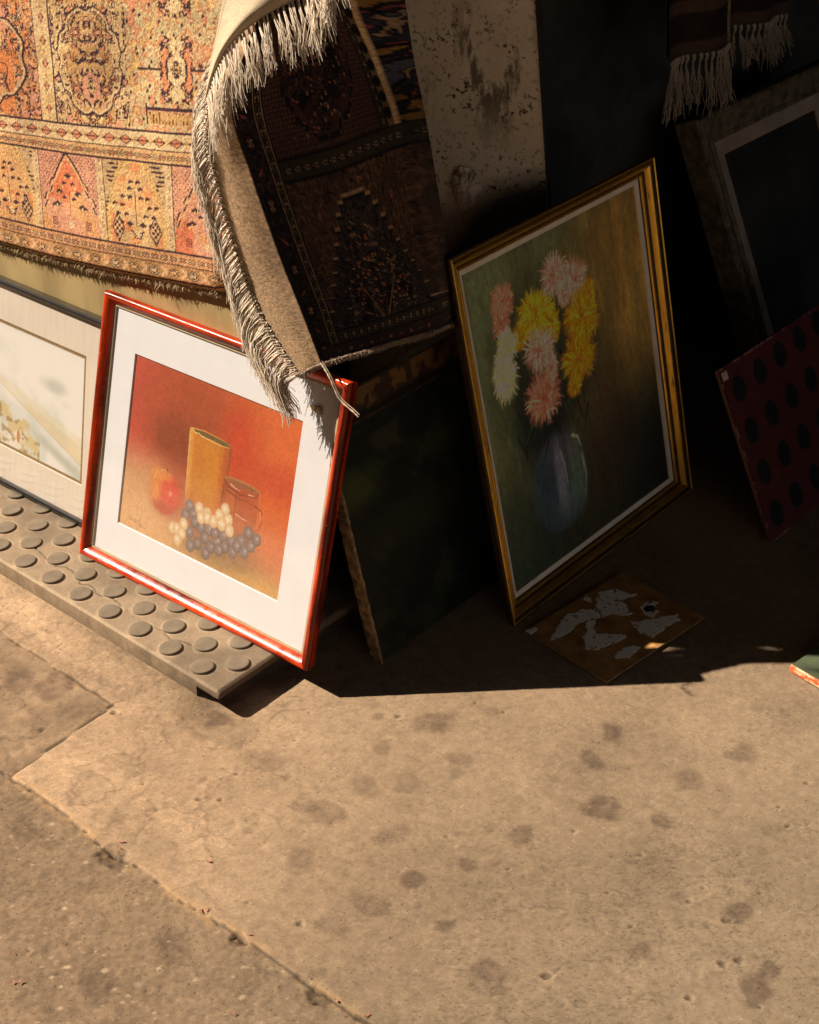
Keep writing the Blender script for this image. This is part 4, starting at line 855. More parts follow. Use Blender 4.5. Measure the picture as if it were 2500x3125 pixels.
    for q in range(150):
        uu = c + rnd.uniform(-.085, .085); vv = v0 + rnd.uniform(.008, max(.02, .175 - abs(uu - c) ** 1.5 * 4.5))
        R.spr(uu, vv, [['tt.', '.tn', 'nn.'], ['rr', 'nr'], ['.t.', 'tnt', '.t.'], ['nn.n', '.nn.'], ['t..', '.t.', '..t']][q % 5], D, 1 + q % 2, 1)
    for q in range(14):
        uu = c + rnd.uniform(-.09, .09); R.spr(uu, v0 + rnd.uniform(.006, .05), LEAF, D, 2, 2); R.spr(uu + .006, v0 + rnd.uniform(.006, .05), [".t", "tt"], D)
    for sg in (-1, 1):
        dd = np.abs(np.abs(U - c) - (V - v0) * .55 - .006); R.A[z & (dd < .0014) & (V < v0 + .07)] = D['y']
    # dividing band
    R.rect(x0, W, v1, v1 + .003, D['n']); R.rect(x0, W, v1 + .003, v1 + .024, D['g'])
    for q in range(34): R.spr(x0 + .006 + q * .0095, v1 + .0135, ["t.tt", ".nn.", "tt.t"] if q % 2 else ["nnn", "n.t", "nnn"], D, 1, 1)
    R.rect(x0, W, v1 + .024, v1 + .027, D['n'])
    # upper compartment: medallion with lattice corners
    v0, v1 = .292, .50; z = (U > x0) & (U < x1) & (V > v0) & (V < v1); R.medallion(x0, x1, v0, v1, [(66, 42, 36), (62, 40, 36), (58, 42, 40), (98, 72, 54), (66, 42, 36)], D['n'], 75, 4, th=[.36, .46, .61, .67])
    c, cv = (x0 + x1) / 2, (v0 + v1) / 2; a, b = np.round(np.abs(U - c) / .007) * .007, np.round(np.abs(V - cv) / .007) * .007
    dd = (a / .082) ** 1.7 + (b / .094) ** 1.7; lat = ((np.floor((U + V) / .006) % 2) == 0) ^ ((np.floor((U - V) / .006) % 2) == 0)
    sp = z & (dd > 1); R.A[sp] = (50, 34, 32); R.A[sp & lat] = (84, 58, 48); R.A[z & (np.abs(dd - 1) < .05)] = D['n']
    for (du, dv, s2) in ((0, 0, ["r..r", ".rr.", ".rr.", "r..r"]), (-.03, .04, LEAF), (.0, .045, LEAF), (.03, .04, LEAF), (.045, .01, LEAF), (.045, -.012, LEAF), (-.04, -.04, LEAF), (.0, -.045, LEAF), (.025, -.035, LEAF), (-.04, .0, SML)):
        R.spr(c + du, cv + dv, s2, dict(D, n=D['n'], o=D['r'], c=D['t']), 3 if s2 is LEAF else 2, 3 if s2 is LEAF else 2); R.spr(c + du + .009, cv + dv + .006, ["tt", ".t", "tt"], D, 1, 1)
    for q in range(70): R.spr(c + rnd.uniform(-.07, .07), cv + rnd.uniform(-.085, .085), [['tt.', '.tn'], ['rr', 'nr'], ['.t.', 'tnt', '.t.'], ['nn.n', '.nn.']][q % 4], D, 1 + q % 2, 1)
    R.rect(c - .03, c + .04, cv - .0015, cv + .0015, D['n'])
    R.rect(x0, W, .50, .503, D['n']); R.rect(x0, W, .503, .53, D['g'])
    for q in range(34): R.spr(x0 + .006 + q * .0095, .516, ["t.tt", ".nn.", "tt.t"], D, 1, 1)
    R.medallion(x0, x1, .533, .66, [(66, 36, 32), D['m'], D['b'], D['r'], D['m']], D['n'], 60, 3)
    # right hand bands; the field beyond the ridge keeps its brighter pile colours
    for (a, b, cc) in ((x1, x1 + .003, D['n']), (x1 + .003, x1 + .018, D['g']), (x1 + .018, x1 + .021, D['n']), (x1 + .021, x1 + .040, (112, 88, 62))):
        z = (U > a) & (U < b) & (V > .29); R.A[z] = cc
    for q in range(22):
        R.spr(x1 + .010, .30 + q * .017, ["t.t", ".n.", "ttt"], D, 1, 1)
        dd = np.hypot((U - x1 - .029) / .009, (V - .308 - q * .024) / .009); R.A[(dd < 1)] = D['n']
    z = (U > x1 + .040) & (V > .29); R.A[z] = (40, 36, 42)
    R.rect(x1 + .040, x1 + .0425, .29, H, (206, 168, 120))
    z = (U > x1 + .0425) & (V > .29); f = fbm(U * 34 + 3, V * 44, 2, 3); f2 = fbm(U * 30, V * 30 + 7, 5, 2); cl = np.digitize(f, [.36, .43, .5, .57, .64])
    R.A[z] = np.array([(128, 92, 44), (34, 32, 40), (126, 66, 58), (46, 44, 52), (140, 114, 84), (70, 70, 76)], float)[cl][z]; ed = np.zeros(cl.shape, bool); ed[1:] |= cl[1:] != cl[:-1]; ed[:, 1:] |= cl[:, 1:] != cl[:, :-1]; R.A[z & ed] = D['n']
    for q in range(5): R.A[z & (np.abs(V - .315 - q * .085 - .05 * (U - x1)) < .0022)] = D['n']
    A = R.A * (.85 + .3 * fbm(U * 12, V * 12, 3, 3)[..., None]) * (.82 + .36 * rs.rand(R.nv, R.nu)[..., None])
    return R, A, h
def build_rug_two():
    R, A, h = rug_two_pattern(); O = np.array([-1.37, 1.35, .52])
    uu = (np.arange(R.nu) + .5) * R.k; W = R.nu * R.k
    # columns of the net sit at: hem edge, hem end, centre, ridge, right edge
    us = np.interp(uu, [0, h, W * .52, W - .022, W], [0, .25, .5, .75, 1.]); us = np.interp(uu, [0, h, h + .17, W - .062 + .041, W], [0, .25, .5, .75, 1.])
    vs = np.linspace(0, 1, R.nv); P = net_eval(NET, us, vs) - O
    rg = np.exp(-((R.U - (W - .030)) / .008) ** 2) * sst(.46, .60, R.V) * .05; P[..., 0] += .518 * rg; P[..., 1] -= .855 * rg
    P[..., 0] += .004 * (fbm(R.U * 9, R.V * 5, 2, 2) - .5) + .0006 * (rs.rand(R.nv, R.nu) - .5)
    P[..., 0] += .0022 * np.exp(-((R.U - h) / .004) ** 2)
    root = empty('patterned_rug', O); tag(root, 'dark reverse of a patterned rug draped over a corner, edged with long cream fringe', 'rug')
    col = lin(A) * np.array([1.0, 1.02, 1.12])
    nh = int(round(h / R.k))
    m = mat_attr('rug_knots', .92, 700, .6, .0012, .3, .12, .1)
    grid_obj('field', P[:, nh - 1:], m, root, np.clip(col[:, nh - 1:], .004, .8), flip=True)
    hc = lin(A[:, :nh]) * 2.0
    hm, nt, b = nodes('woven_hem'); b.inputs['Roughness'].default_value = .9
    a = N(nt, 'ShaderNodeAttribute', attribute_name='Col'); w1 = noise(nt, 700, 2, .5, sc=(1, 1, 2.5)); r = ramp(nt, w1.outputs['Fac'], [(.35, .62), (.65, 1.15)])
    nt.links.new(mul(nt, a.outputs['Color'], r.outputs[0]), b.inputs['Base Color']); bump(nt, b, w1.outputs['Fac'], .6, .001)
    hp = grid_obj('woven_hem', P[:, :nh], hm, root, np.clip(hc, .01, .8), flip=True)
    B = P[::5, ::5].copy(); B[..., 0] -= .006; grid_obj('rug_pile_side', B, mat_plain('hidden_pile', (.12, .07, .05), .95, scale=200), root)
    # overcast side cord along the bottom edge with small frays
    lines = []; rr = []; e = P[0]
    for k in range(3): lines.append(e[::4] + np.array([.001, 0, -.001 - .0018 * k])); rr.append(.0022)
    for q in range(1500):
        i = rnd.randrange(0, R.nu); b0 = e[i] + np.array([rnd.uniform(-.002, .003), 0, rnd.uniform(-.004, .002)]); d = np.array([rnd.gauss(.3, .5), rnd.gauss(0, .5), rnd.gauss(-.8, .4)]); d /= np.linalg.norm(d); L = rnd.uniform(.002, .006)
        lines.append([b0, b0 + d * L * .6, b0 + d * L + np.array([0, 0, -.001])]); rr.append(.0005)
    tubes('edge_cord', lines, rr, mat_plain('cord_wool', (.30, .22, .16), .95, scale=300), root, 4, .7)
    # long fringe along the hem, hanging and combed by gravity
    lines = []; rr = []; cc = []; E = P[:, 0]; L = np.linalg.norm(np.diff(E, axis=0), axis=1).cumsum(); n = len(E)
    T = np.array([.0, -.006, 0])
    nb = 118
    for q in range(nb):
        f = (q + .5) / nb; 
        if f > .70: continue
        i = int(f * (n - 1)); b0 = E[i]; down = E[max(0, i - 40)] - E[i] if i > 40 else E[0] - E[40]; down = down / (np.linalg.norm(down) + 1e-9)
        knot = b0 + np.array([-.005, -.002, -.004]) 
        yb = -.018 + .017 * float(sst(.12, .42, f))
        ln = rnd.uniform(.062, .088) if f > .05 else rnd.uniform(.045, .066)
        ends = np.array([rnd.gauss(-.006, .003), rnd.gauss(-.003, .003), -.45 * ln]) + down * ln * .72 * (f > .05) + np.array([0, 0, -.5 * ln]) * (f <= .05) + np.array([-.016, yb, 0]) * (f > .05)
        sh = rnd.uniform(.8, 1.1)
        for s in range(11):
            o1 = np.array([rnd.gauss(0, .0016), rnd.gauss(0, .0016), rnd.gauss(0, .002)]); o2 = np.array([rnd.gauss(0, .0042), rnd.gauss(0, .0035), rnd.gauss(0, .007)])
            pts = []; wb = rnd.uniform(0, 6)
            for t in np.linspace(0, 1, 9):
                base = b0 + o1 * .4 + (knot - b0) * min(1, t * 5) ; g = ends * t + o2 * t ** 1.4 + np.array([-.016, yb * .6, .004]) * math.sin(math.pi * min(1, t * 1.1)) * (.7 if s % 3 else 1.)
                pts.append(base + g + .0011 * np.array([math.sin(t * 9 + wb), math.cos(t * 8 + wb), 0]))
            lines.append(pts); rr.append(rnd.uniform(.0005, .0009)); cc.append(np.array([.78, .67, .54]) * sh * rnd.uniform(.8, 1.1))
        # plaited bridge to the next bunch
        j = int(min(n - 1, ((q + 1.5) / nb) * (n - 1))); m0 = (b0 + E[j]) / 2 + np.array([-.004, -.009, -.001]); lines.append([b0, m0, E[j]]); rr.append(.0013); cc.append(np.array([.5, .4, .3]))
    tubes('fringe', lines, rr, mat_attr('fringe_cotton', .85, 600, 0, .001, .2, .2), root, 4, .5, cc)
    # folded-over end: pale reverse catching the sun, with its own fringe on the lower edge
    FO = np.array([
     [[-1.53, 1.42, 1.06], [-1.45, 1.41, 1.065], [-1.40, 1.43, 1.055]],
     [[-1.514, 1.357, 1.0126], [-1.4317, 1.3542, 1.0208], [-1.3856, 1.388, 1.0132]],
     [[-1.53, 1.3414, 0.9664], [-1.4512, 1.3366, 0.9844], [-1.4091, 1.3679, 0.9853]],
     [[-1.5356, 1.3322, 0.9314], [-1.4752, 1.3185, 0.9548], [-1.4509, 1.3402, 0.9603]],
     [[-1.5414, 1.3229, 0.8959], [-1.5022, 1.3056, 0.9181], [-1.4906, 1.3162, 0.9248]],
     [[-1.5459, 1.3143, 0.8629], [-1.5214, 1.2999, 0.8809], [-1.5141, 1.3043, 0.887]],
     [[-1.5464, 1.3082, 0.8391], [-1.5341, 1.298, 0.8493], [-1.5309, 1.2999, 0.8507]]])
    Q = net_eval(FO, np.linspace(0, 1, 60), np.linspace(0, 1, 130)) - O; S2, T2 = np.meshgrid(np.linspace(0, 1, 60), np.linspace(0, 1, 130))
    c = np.ones(Q.shape) * np.array([.46, .36, .24]) * (.85 + .3 * fbm(S2 * 9, T2 * 20, 1, 4))[..., None]; c *= (1 - .5 * sst(.02, 0, np.abs(S2 - .06)) )[..., None]
    grid_obj('folded_end', Q, hm, root, np.clip(c, .02, .8)); Q2 = Q[::4, ::4].copy(); Q2[..., 2] -= .006; Q2[..., 0] -= .004; 
    lines = []; rr = []; cc = []; E = Q[:, -1]; n = len(E)
    for q in range(46):
        i = int((q + .5) / 46 * (n - 1)); b0 = E[i]; f = i / n; sh = rnd.uniform(.85, 1.1); ln = rnd.uniform(.045, .068)
        en = np.array([rnd.gauss(.016, .004), rnd.gauss(-.008, .006), -ln])
        for s in range(11):
            o2 = np.array([rnd.gauss(0, .006), rnd.gauss(0, .005), rnd.gauss(0, .009)]); wb = rnd.uniform(0, 6)
            lines.append([b0 + np.array([.012, -.008, 0]) * math.sin(min(1, t * 1.3) * 2.2) + en * t + o2 * t ** 1.3 + .001 * np.array([math.sin(t * 9 + wb), math.cos(t * 8 + wb), 0]) for t in np.linspace(0, 1, 9)])
            rr.append(rnd.uniform(.0005, .0009)); cc.append(np.array([.78, .67, .54]) * sh * rnd.uniform(.8, 1.1))
    tubes('end_fringe', lines, rr, bpy.data.materials['fringe_cotton'], root, 4, .5, cc)
    # loose string at the lower corner
    s0 = np.array([[-1.3875, 1.3342, 0.4943], [-1.3801, 1.3328, 0.4898], [-1.3655, 1.33, 0.4773], [-1.3492, 1.3282, 0.4538], [-1.3218, 1.3272, 0.4428], [-1.3128, 1.3269, 0.4387]]) - O
    ln = crv(s0, np.linspace(0, 1, 22)); a = np.linspace(0, 30, 22)[:, None]; off = np.concatenate([np.cos(a), np.sin(a), 0 * a], 1) * .0009
    tubes('loose_string', [ln + off, ln - off, ln[::-1] * 1.0 + np.array([.002, 0, .004])], [.0011, .0011, .0007], WARP, root, 5, .6)
build_rug_two()

# ------------------------------------------------------------------ table under the rugs (keeps them up; mostly hidden)
def build_table():
    root = empty('display_table', (-2.1, 1.5, 0)); tag(root, 'tall dark wooden display stand hidden under the draped rugs', 'table')
    m = mat_plain('dark_table_wood', (.05, .032, .02), .7, scale=8, sc=(1, 4, 1))
    TOPZ = 1.03
    box('table_top', (-.85, .585, -.085, .04, TOPZ - .04, TOPZ), m, root, .004)
    box('side_panel', (.555, .575, -.075, .03, 0, TOPZ - .041), m, root); box('side_panel', (-.84, -.82, -.075, .03, 0, TOPZ - .041), m, root)
    box('post', (-.55, -.51, -.07, -.03, TOPZ, 1.76), m, root); box('post', (.42, .45, -.07, -.03, TOPZ, 1.76), m, root); box('sun_block_rail', (-.9, .46, -.072, -.028, 1.76, 1.80), m, root, .003)  # unseen posts and rail carry the added sun-blocking rug length
    box('front_panel', (-.819, .554, -.07, -.055, .02, TOPZ - .042), m, root)
build_table()

# ------------------------------------------------------------------ dark landscape canvas leaning on the stand's end
def build_landscape():
    root = empty('landscape_painting', M=lean_matrix((-1.3030, 1.338, 0.002), math.radians(90), math.radians(13)))
    tag(root, 'very dark green landscape canvas with worn edges leaning in shade between red and gold frames', 'painting')
    W, H = .335, .428
    p = Pic(200, 300, H / W, (16, 18, 13)); S, T = p.S, p.T; n = fbm(S * 5, T * 8, 1, 5); n2 = fbm(S * 22, T * 30, 3, 4)
    p.mix(sst(.5, .7, n) * .8, (44, 44, 22)); p.mix(sst(.55, .75, n2) * .5, (26, 34, 20)); p.blob(.10, .66, .16, .07, (58, 62, 30), .8, 1.4, .9, 3); p.blob(.45, .45, .3, .08, (34, 36, 20), .7, 1.5, .9, 5)
    p.mix((T > .88) * 1., (92, 64, 34)); p.mix((T > .88) * sst(.45, .6, n2), (50, 34, 20)); p.mix(sst(.03, 0, np.abs(T - .90 - .006 * (n2 - .5))), (20, 14, 10))
    panel('canvas', .002, W - .002, .004, H - .002, .0005, mat_attr('old_oil_canvas', .45, 300, .35, .0008, .3, .35), root, lin(p.A) * 1.7)
    ed = mat_plain('worn_gilt_edge', (.34, .22, .10), .8, scale=60, var=.5, lo=(.05, .03, .015), bs=.6, bd=.002)
    V = []; F = []; nseg = 60
    for k in range(nseg + 1):
        z = H * k / nseg; j = rnd.uniform(-.0012, .0012)
        V += [(j - .001, -.001 + rnd.uniform(-.0008, .0008), z), (.0035 + j, -.0015, z), (.001 + j, .022, z)]
    for k in range(nseg): F += [(3 * k, 3 * k + 1, 3 * k + 4, 3 * k + 3), (3 * k + 2, 3 * k, 3 * k + 3, 3 * k + 5)]
    mesh_obj('worn_edge', V, F, ed, root); box('stretcher', (.001, W, .003, .020, .001, H), mat_plain('stretcher_wood', (.10, .065, .035), .8), root)
build_landscape()

# ------------------------------------------------------------------ gold framed flowers
def gold(name, sc):
    m, nt, b = nodes(name); b.inputs['Metallic'].default_value = .9; b.inputs['Roughness'].default_value = .3
    n = noise(nt, 16, 6, .6, sc=sc); n2 = noise(nt, 120, 5, .7, sc=sc); r = ramp(nt, n.outputs['Fac'], [(.26, (.16, .07, .014)), (.36, (.70, .36, .05)), (.7, (.92, .54, .09))])
    r2 = ramp(nt, n2.outputs['Fac'], [(.33, .4), (.42, 1.0)]); nt.links.new(mul(nt, r.outputs[0], r2.outputs[0]), b.inputs['Base Color'])
    rr = ramp(nt, n2.outputs['Fac'], [(.3, .55), (.6, .30)]); nt.links.new(rr.outputs[0], b.inputs['Roughness']); bump(nt, b, n2.outputs['Fac'], .3, .0008); return m
def build_gold_frame():
    root = empty('framed_painting', M=lean_matrix((-1.2042, 1.5406, .0015), math.radians(90.36), math.radians(11.61)))
    tag(root, 'large gilt-framed oil of pink and yellow chrysanthemums in a glass vase, leaning in shade', 'framed painting')
    W, H = .516, .605
    prof = [(.016, -.030), (.0005, -.005), (.0012, 0), (.0032, .0006), (.005, -.0006), (.006, -.005), (.0078, -.0062), (.0100, -.0035), (.0130, -.0032), (.0165, -.0058), (.0195, -.0105), (.0215, -.0135), (.0228, -.0138), (.0245, -.0120), (.0270, -.0125), (.0290, -.0150), (.0305, -.0185), (.0305, -.030)]
    f = frame_mesh('moulding', W, H, prof, [gold('gilt_rail', (.25, 1.2, 1.2)), gold('gilt_stile', (1.2, 1.2, .25)), mat_plain('worn_bole', (.07, .032, .012), .6, scale=60, lo=(.02, .01, .005), var=.5)], root, 60, .0002, (0, 1, 4, 5, 10, 11, 15))
    f.data.polygons.foreach_set('use_smooth', [True] * len(f.data.polygons))
    try: f.data.set_sharp_from_angle(angle=math.radians(32))
    except Exception: pass
    ln = mat_plain('cream_slip', (.86, .74, .62), .75, var=.1, scale=30, bs=.1)
    frame_o = .0300; i1 = .0385; V = []
    for (a, y) in ((frame_o, .0175), (i1, .0190), (i1, .0222)): V += [(a, y, a), (W - a, y, a), (W - a, y, H - a), (a, y, H - a)]
    mesh_obj('slip', V, [(i, (i + 1) % 4, 4 + (i + 1) % 4, 4 + i) for i in range(4)] + [(4 + i, 4 + (i + 1) % 4, 8 + (i + 1) % 4, 8 + i) for i in range(4)], ln, root)
    p = Pic(340, 410, (H - 2 * i1) / (W - 2 * i1), (86, 88, 52)); S, T = p.S, p.T; n = fbm(S * 5, T * 2.2, 1, 5); n2 = fbm(S * 22, T * 5, 3, 4); n3 = fbm(S * 90, T * 60, 2, 2)
    p.mix(sst(.45, .8, S + .15 * (n - .5)) * .9, (128, 92, 40)); p.mix(sst(.55, .65, n) * sst(.3, .6, S) * .5, (112, 66, 30))
    p.mix(sst(.0, .25, .3 - S) * .5, (90, 98, 66)); p.blob(.92, .62, .12, .35, (150, 122, 52), .6, 1.5, .4, 3)
    p.mix(sst(.52, .1, T + .3 * (S - .3) * 0 + .22 * (n - .5) - .12 * S) * .92, (26, 28, 22)); p.mix(sst(.45, .0, T) * sst(.4, .0, S) * .6, (52, 64, 40)); p.mix(sst(.6, .35, n2) * .3, (60, 50, 26))
    p.blob(.62, .30, .22, .30, (62, 42, 22), .55, 1.5, .6, 4); p.blob(.36, .62, .27, .24, (36, 36, 24), .8, .9, .4, 5); p.blob(.30, .46, .14, .14, (22, 22, 20), .8, 1.2, .4, 2)
    p.mix(sst(.5, .0, T) * sst(.5, 1., S) * .6, (18, 18, 16)); p.mix(sst(.05, .0, 1 - T) * .2, (60, 60, 44))
    # vase
    vx, vy = .345, .235
    p.blob(vx, vy, .165, .155, (46, 54, 52), .9, .12); p.blob(vx + .03, vy + .10, .10, .06, (66, 56, 58), .7, 1.1); p.blob(vx - .06, vy - .01, .07, .12, (36, 44, 56), .4, 1.3)
    p.blob(vx + .10, vy + .01, .045, .12, (88, 96, 70), .55, 1.1, ang=0); p.blob(vx + .035, vy - .07, .08, .05, (74, 84, 72), .5, 1.3); p.blob(vx + .005, vy + .02, .028, .11, (120, 116, 116), .6, 1.1)
    p.stroke([(vx + .02, vy + .10), (vx + .035, vy + .05), (vx + .04, vy - .02)], 3.2, (120, 112, 104), .22); p.stroke([(vx + .10, vy + .125), (vx + .13, vy + .11), (vx + .145, vy + .07)], 2.6, (140, 140, 96), .35)
    p.stroke([(vx + .14, vy + .05), (vx + .15, vy - .02), (vx + .13, vy - .09)], 3., (110, 120, 76), .22)
    for q in range(60):   # stems and leaves
        x, y = rnd.uniform(.15, .6), rnd.uniform(.38, .7); p.stroke([(x, y), (x + rnd.gauss(0, .03), y - rnd.uniform(.03, .08))], 1.5, rnd.choice([(30, 36, 24), (22, 26, 18), (52, 60, 34)]), .6)
    def mum(x, y, rx, ry, cols, n=230, dark=(120, 60, 40), skew=0):
        rx, ry = rx * .9, ry * .9
        p.blob(x, y, rx * .8, ry * .8, cols[0], .75, .8, .4, 3)
        for k in range(n):
            a = rnd.uniform(0, 2 * math.pi); f = rnd.uniform(.55, 1.08) if k < n * .6 else rnd.uniform(.3, .7)
            if rnd.random() < .12: f *= 1.12
            s0 = rnd.uniform(.35, .75); bx, by = x + math.cos(a) * rx * f * s0, y + math.sin(a) * ry * f * s0; ex, ey = x + math.cos(a + skew) * rx * f, y + math.sin(a + skew) * ry * f
            mx, my = (bx + ex) / 2 + rnd.gauss(0, .006), (by + ey) / 2 + rnd.gauss(0, .006) + .006
            c = np.array(rnd.choice(cols), float) * rnd.uniform(.78, 1.2) * (.88 + .2 * f); p.stroke([(bx, by), (mx, my), (ex, ey)], rnd.uniform(.8, 1.5), c, .75)
        for k in range(5):
            a = rnd.uniform(0, 6.3); p.stroke([(x, y), (x + math.cos(a) * rx * .25, y + math.sin(a) * ry * .25)], 1., dark, .3)
    pink = [(184, 120, 92), (194, 138, 104), (170, 102, 82), (200, 152, 116)]; coral = [(192, 106, 74), (184, 92, 66), (202, 134, 94), (174, 90, 68)]
    yel = [(190, 138, 20), (176, 122, 16), (200, 156, 40), (160, 104, 16)]; amb = [(196, 118, 18), (186, 106, 16), (204, 138, 34), (168, 92, 14)]; wh = [(200, 192, 118), (190, 186, 104), (212, 206, 150), (172, 172, 84)]
    mum(.345, .775, .125, .095, yel); mum(.245, .735, .05, .05, amb, 50); mum(.43, .73, .05, .07, yel, 60)
    mum(.475, .86, .10, .075, pink, 130); mum(.585, .815, .095, .085, pink, 130); mum(.515, .80, .05, .06, pink, 60)
    mum(.595, .695, .125, .10, amb); mum(.655, .755, .05, .06, amb, 50)
    mum(.19, .865, .075, .065, coral, 120); mum(.165, .81, .055, .07, coral, 80)
    mum(.175, .735, .07, .065, wh, 110, (150, 150, 60)); mum(.14, .655, .08, .095, wh, 150, (150, 150, 60))
    mum(.335, .67, .105, .085, pink, 150); mum(.39, .60, .05, .06, pink, 60); mum(.545, .575, .115, .09, amb, 160); mum(.50, .50, .05, .04, amb, 30)
    mum(.322, .525, .125, .095, coral, 200)
    A = p.A * (.88 + .24 * n3[..., None]) * (.92 + .16 * fbm(S * 60, T * 8, 5, 3)[..., None])
    col = lin(A) * np.array([3.2, 3.45, 4.2])
    panel('oil_painting', i1 - .002, W - i1 + .002, i1 - .002, H - i1 + .002, .0218, mat_attr('oil_paint', .55, 260, .5, .0012, .14, .3), root, np.clip(col, .003, .9))
    panel('backing', .018, W - .018, .018, H - .018, .0285, mat_plain('backing_board', (.12, .08, .05), .9), root, thick=.003)
build_gold_frame()

# ------------------------------------------------------------------ brown board with flaking white paint, flat on the ground
def inpoly(x, y, poly):
    r = np.zeros(x.shape, bool); n = len(poly)
    for i in range(n):
        x1, y1 = poly[i]; x2, y2 = poly[(i + 1) % n]
        c = ((y1 > y) != (y2 > y)) & (x < (x2 - x1) * (y - y1) / (y2 - y1 + 1e-12) + x1); r ^= c
    return r
def build_board():
    c0 = np.array([-1.181, 1.538]); W, H = .171, .229; a = math.radians(-6.4)
    root = empty('hardboard_sheet', (c0[0], c0[1], .003)); root.rotation_euler = (0, 0, a); tag(root, 'brown hardboard sheet with flaking white paint lying flat on the shaded pavement', 'board')
    polys = [[(0.246, 0.06), (0.095, 0.297), (0.13, 0.467), (0.227, 0.542), (0.072, 0.696), (0.135, 0.81), (0.235, 0.806), (0.331, 0.874), (0.294, 0.738), (0.522, 0.676), (0.383, 0.568), (0.313, 0.435), (0.257, 0.329), (0.304, 0.181)],
             [(0.554, 0.15), (0.433, 0.236), (0.293, 0.404), (0.347, 0.446), (0.411, 0.356), (0.505, 0.337), (0.587, 0.402), (0.676, 0.47), (0.705, 0.418), (0.691, 0.317), (0.635, 0.213)],
             [(0.574, 0.622), (0.669, 0.696), (0.813, 0.886), (0.872, 0.854), (0.864, 0.724), (0.865, 0.587), (0.797, 0.55), (0.666, 0.555)],
             [(0.483, 0.756), (0.472, 0.844), (0.543, 0.922), (0.589, 0.823), (0.639, 0.83), (0.684, 0.723), (0.6, 0.736)],
             [(0.792, 0.262), (0.78, 0.356), (0.811, 0.424), (0.888, 0.425), (0.904, 0.29), (0.844, 0.229)],
             [(0.038, 0.555), (0.023, 0.609), (0.101, 0.611), (0.107, 0.561)], [(0.0, 0.0), (0.03, 0.082), (0.07, 0.06), (0.09, 0.0)]]
    nu, nv = 220, 290; S, T = np.meshgrid(np.linspace(0, 1, nu), np.linspace(0, 1, nv))
    ws = S + .07 * (fbm(S * 14, T * 18, 1, 4) - .5) ; wt = T + .07 * (fbm(S * 14, T * 18, 2, 4) - .5); m = np.zeros(S.shape, bool)
    for q in polys: m |= inpoly(ws, wt, q)
    m &= fbm(S * 30, T * 40, 3, 3) < .68
    n = fbm(S * 8, T * 10, 4, 5); n2 = fbm(S * 70, T * 90, 5, 3)
    C = np.ones(S.shape + (3,)) * np.array([.36, .19, .065]); C *= (.5 + 1.0 * n)[..., None] * (.7 + .6 * n2)[..., None]
    wc = np.array([.92, .90, .84]) * (.72 + .45 * fbm(S * 24, T * 30, 2, 4))[..., None]; C = np.where(m[..., None], wc, C)
    hole = np.hypot((S - .565) / .05, (T - .80) / .045) + .5 * (n2 - .5) < 1; C[hole] = (.03, .03, .05)
    Z = .003 + .0009 * m + .0003 * (n2 - .5)
    grid_obj('sheet_face', np.stack([S * W, T * H, Z], 2), mat_attr('flaking_paint_board', .75, 400, .3, .0005, .2, .25), root, np.clip(C, .01, .85))
    box('sheet', (.0002, W - .0002, .0002, H - .0002, -.001, .0026), mat_plain('raw_hardboard', (.30, .17, .07), .85, scale=60), root)
build_board()

# ------------------------------------------------------------------ carved frame with a dark picture, far right
def build_carved():
    root = empty('framed_picture', M=lean_matrix((-1.2419, 2.4105, .0015), math.radians(88.5), math.radians(24)))
    tag(root, 'old carved drab frame with pinkish slip round a black picture, behind the polka-dot board', 'framed picture')
    W, H = .50, .572
    prof = [(0, -.055), (0, -.006), (.003, -.0005), (.008, .001), (.013, -.002), (.015, -.006), (.030, -.014), (.046, -.022), (.050, -.020), (.055, -.020), (.058, -.026), (.058, -.055)]
    m = mat_plain('drab_carved_gilt', (.20, .145, .085), .7, scale=45, var=.5, lo=(.035, .025, .014), bs=.9, bd=.004)
    frame_mesh('carved_moulding', W, H, prof, [m], root, 90, .0009)
    o1, i1 = .057, .086; V = []
    for (a, y) in ((o1, .0235), (i1, .0285), (i1, .034)): V += [(a, y, a), (W - a, y, a), (W - a, y, H - a), (a, y, H - a)]
    mesh_obj('slip', V, [(i, (i + 1) % 4, 4 + (i + 1) % 4, 4 + i) for i in range(4)] + [(4 + i, 4 + (i + 1) % 4, 8 + (i + 1) % 4, 8 + i) for i in range(4)], mat_plain('pinkish_slip', (.46, .34, .26), .75, scale=20, var=.2), root)
    panel('dark_picture', i1 - .003, W - i1 + .003, i1 - .003, H - i1 + .003, .033, mat_plain('blackened_canvas', (.05, .045, .040), .5, scale=7, var=.5), root, thick=.004)
build_carved()

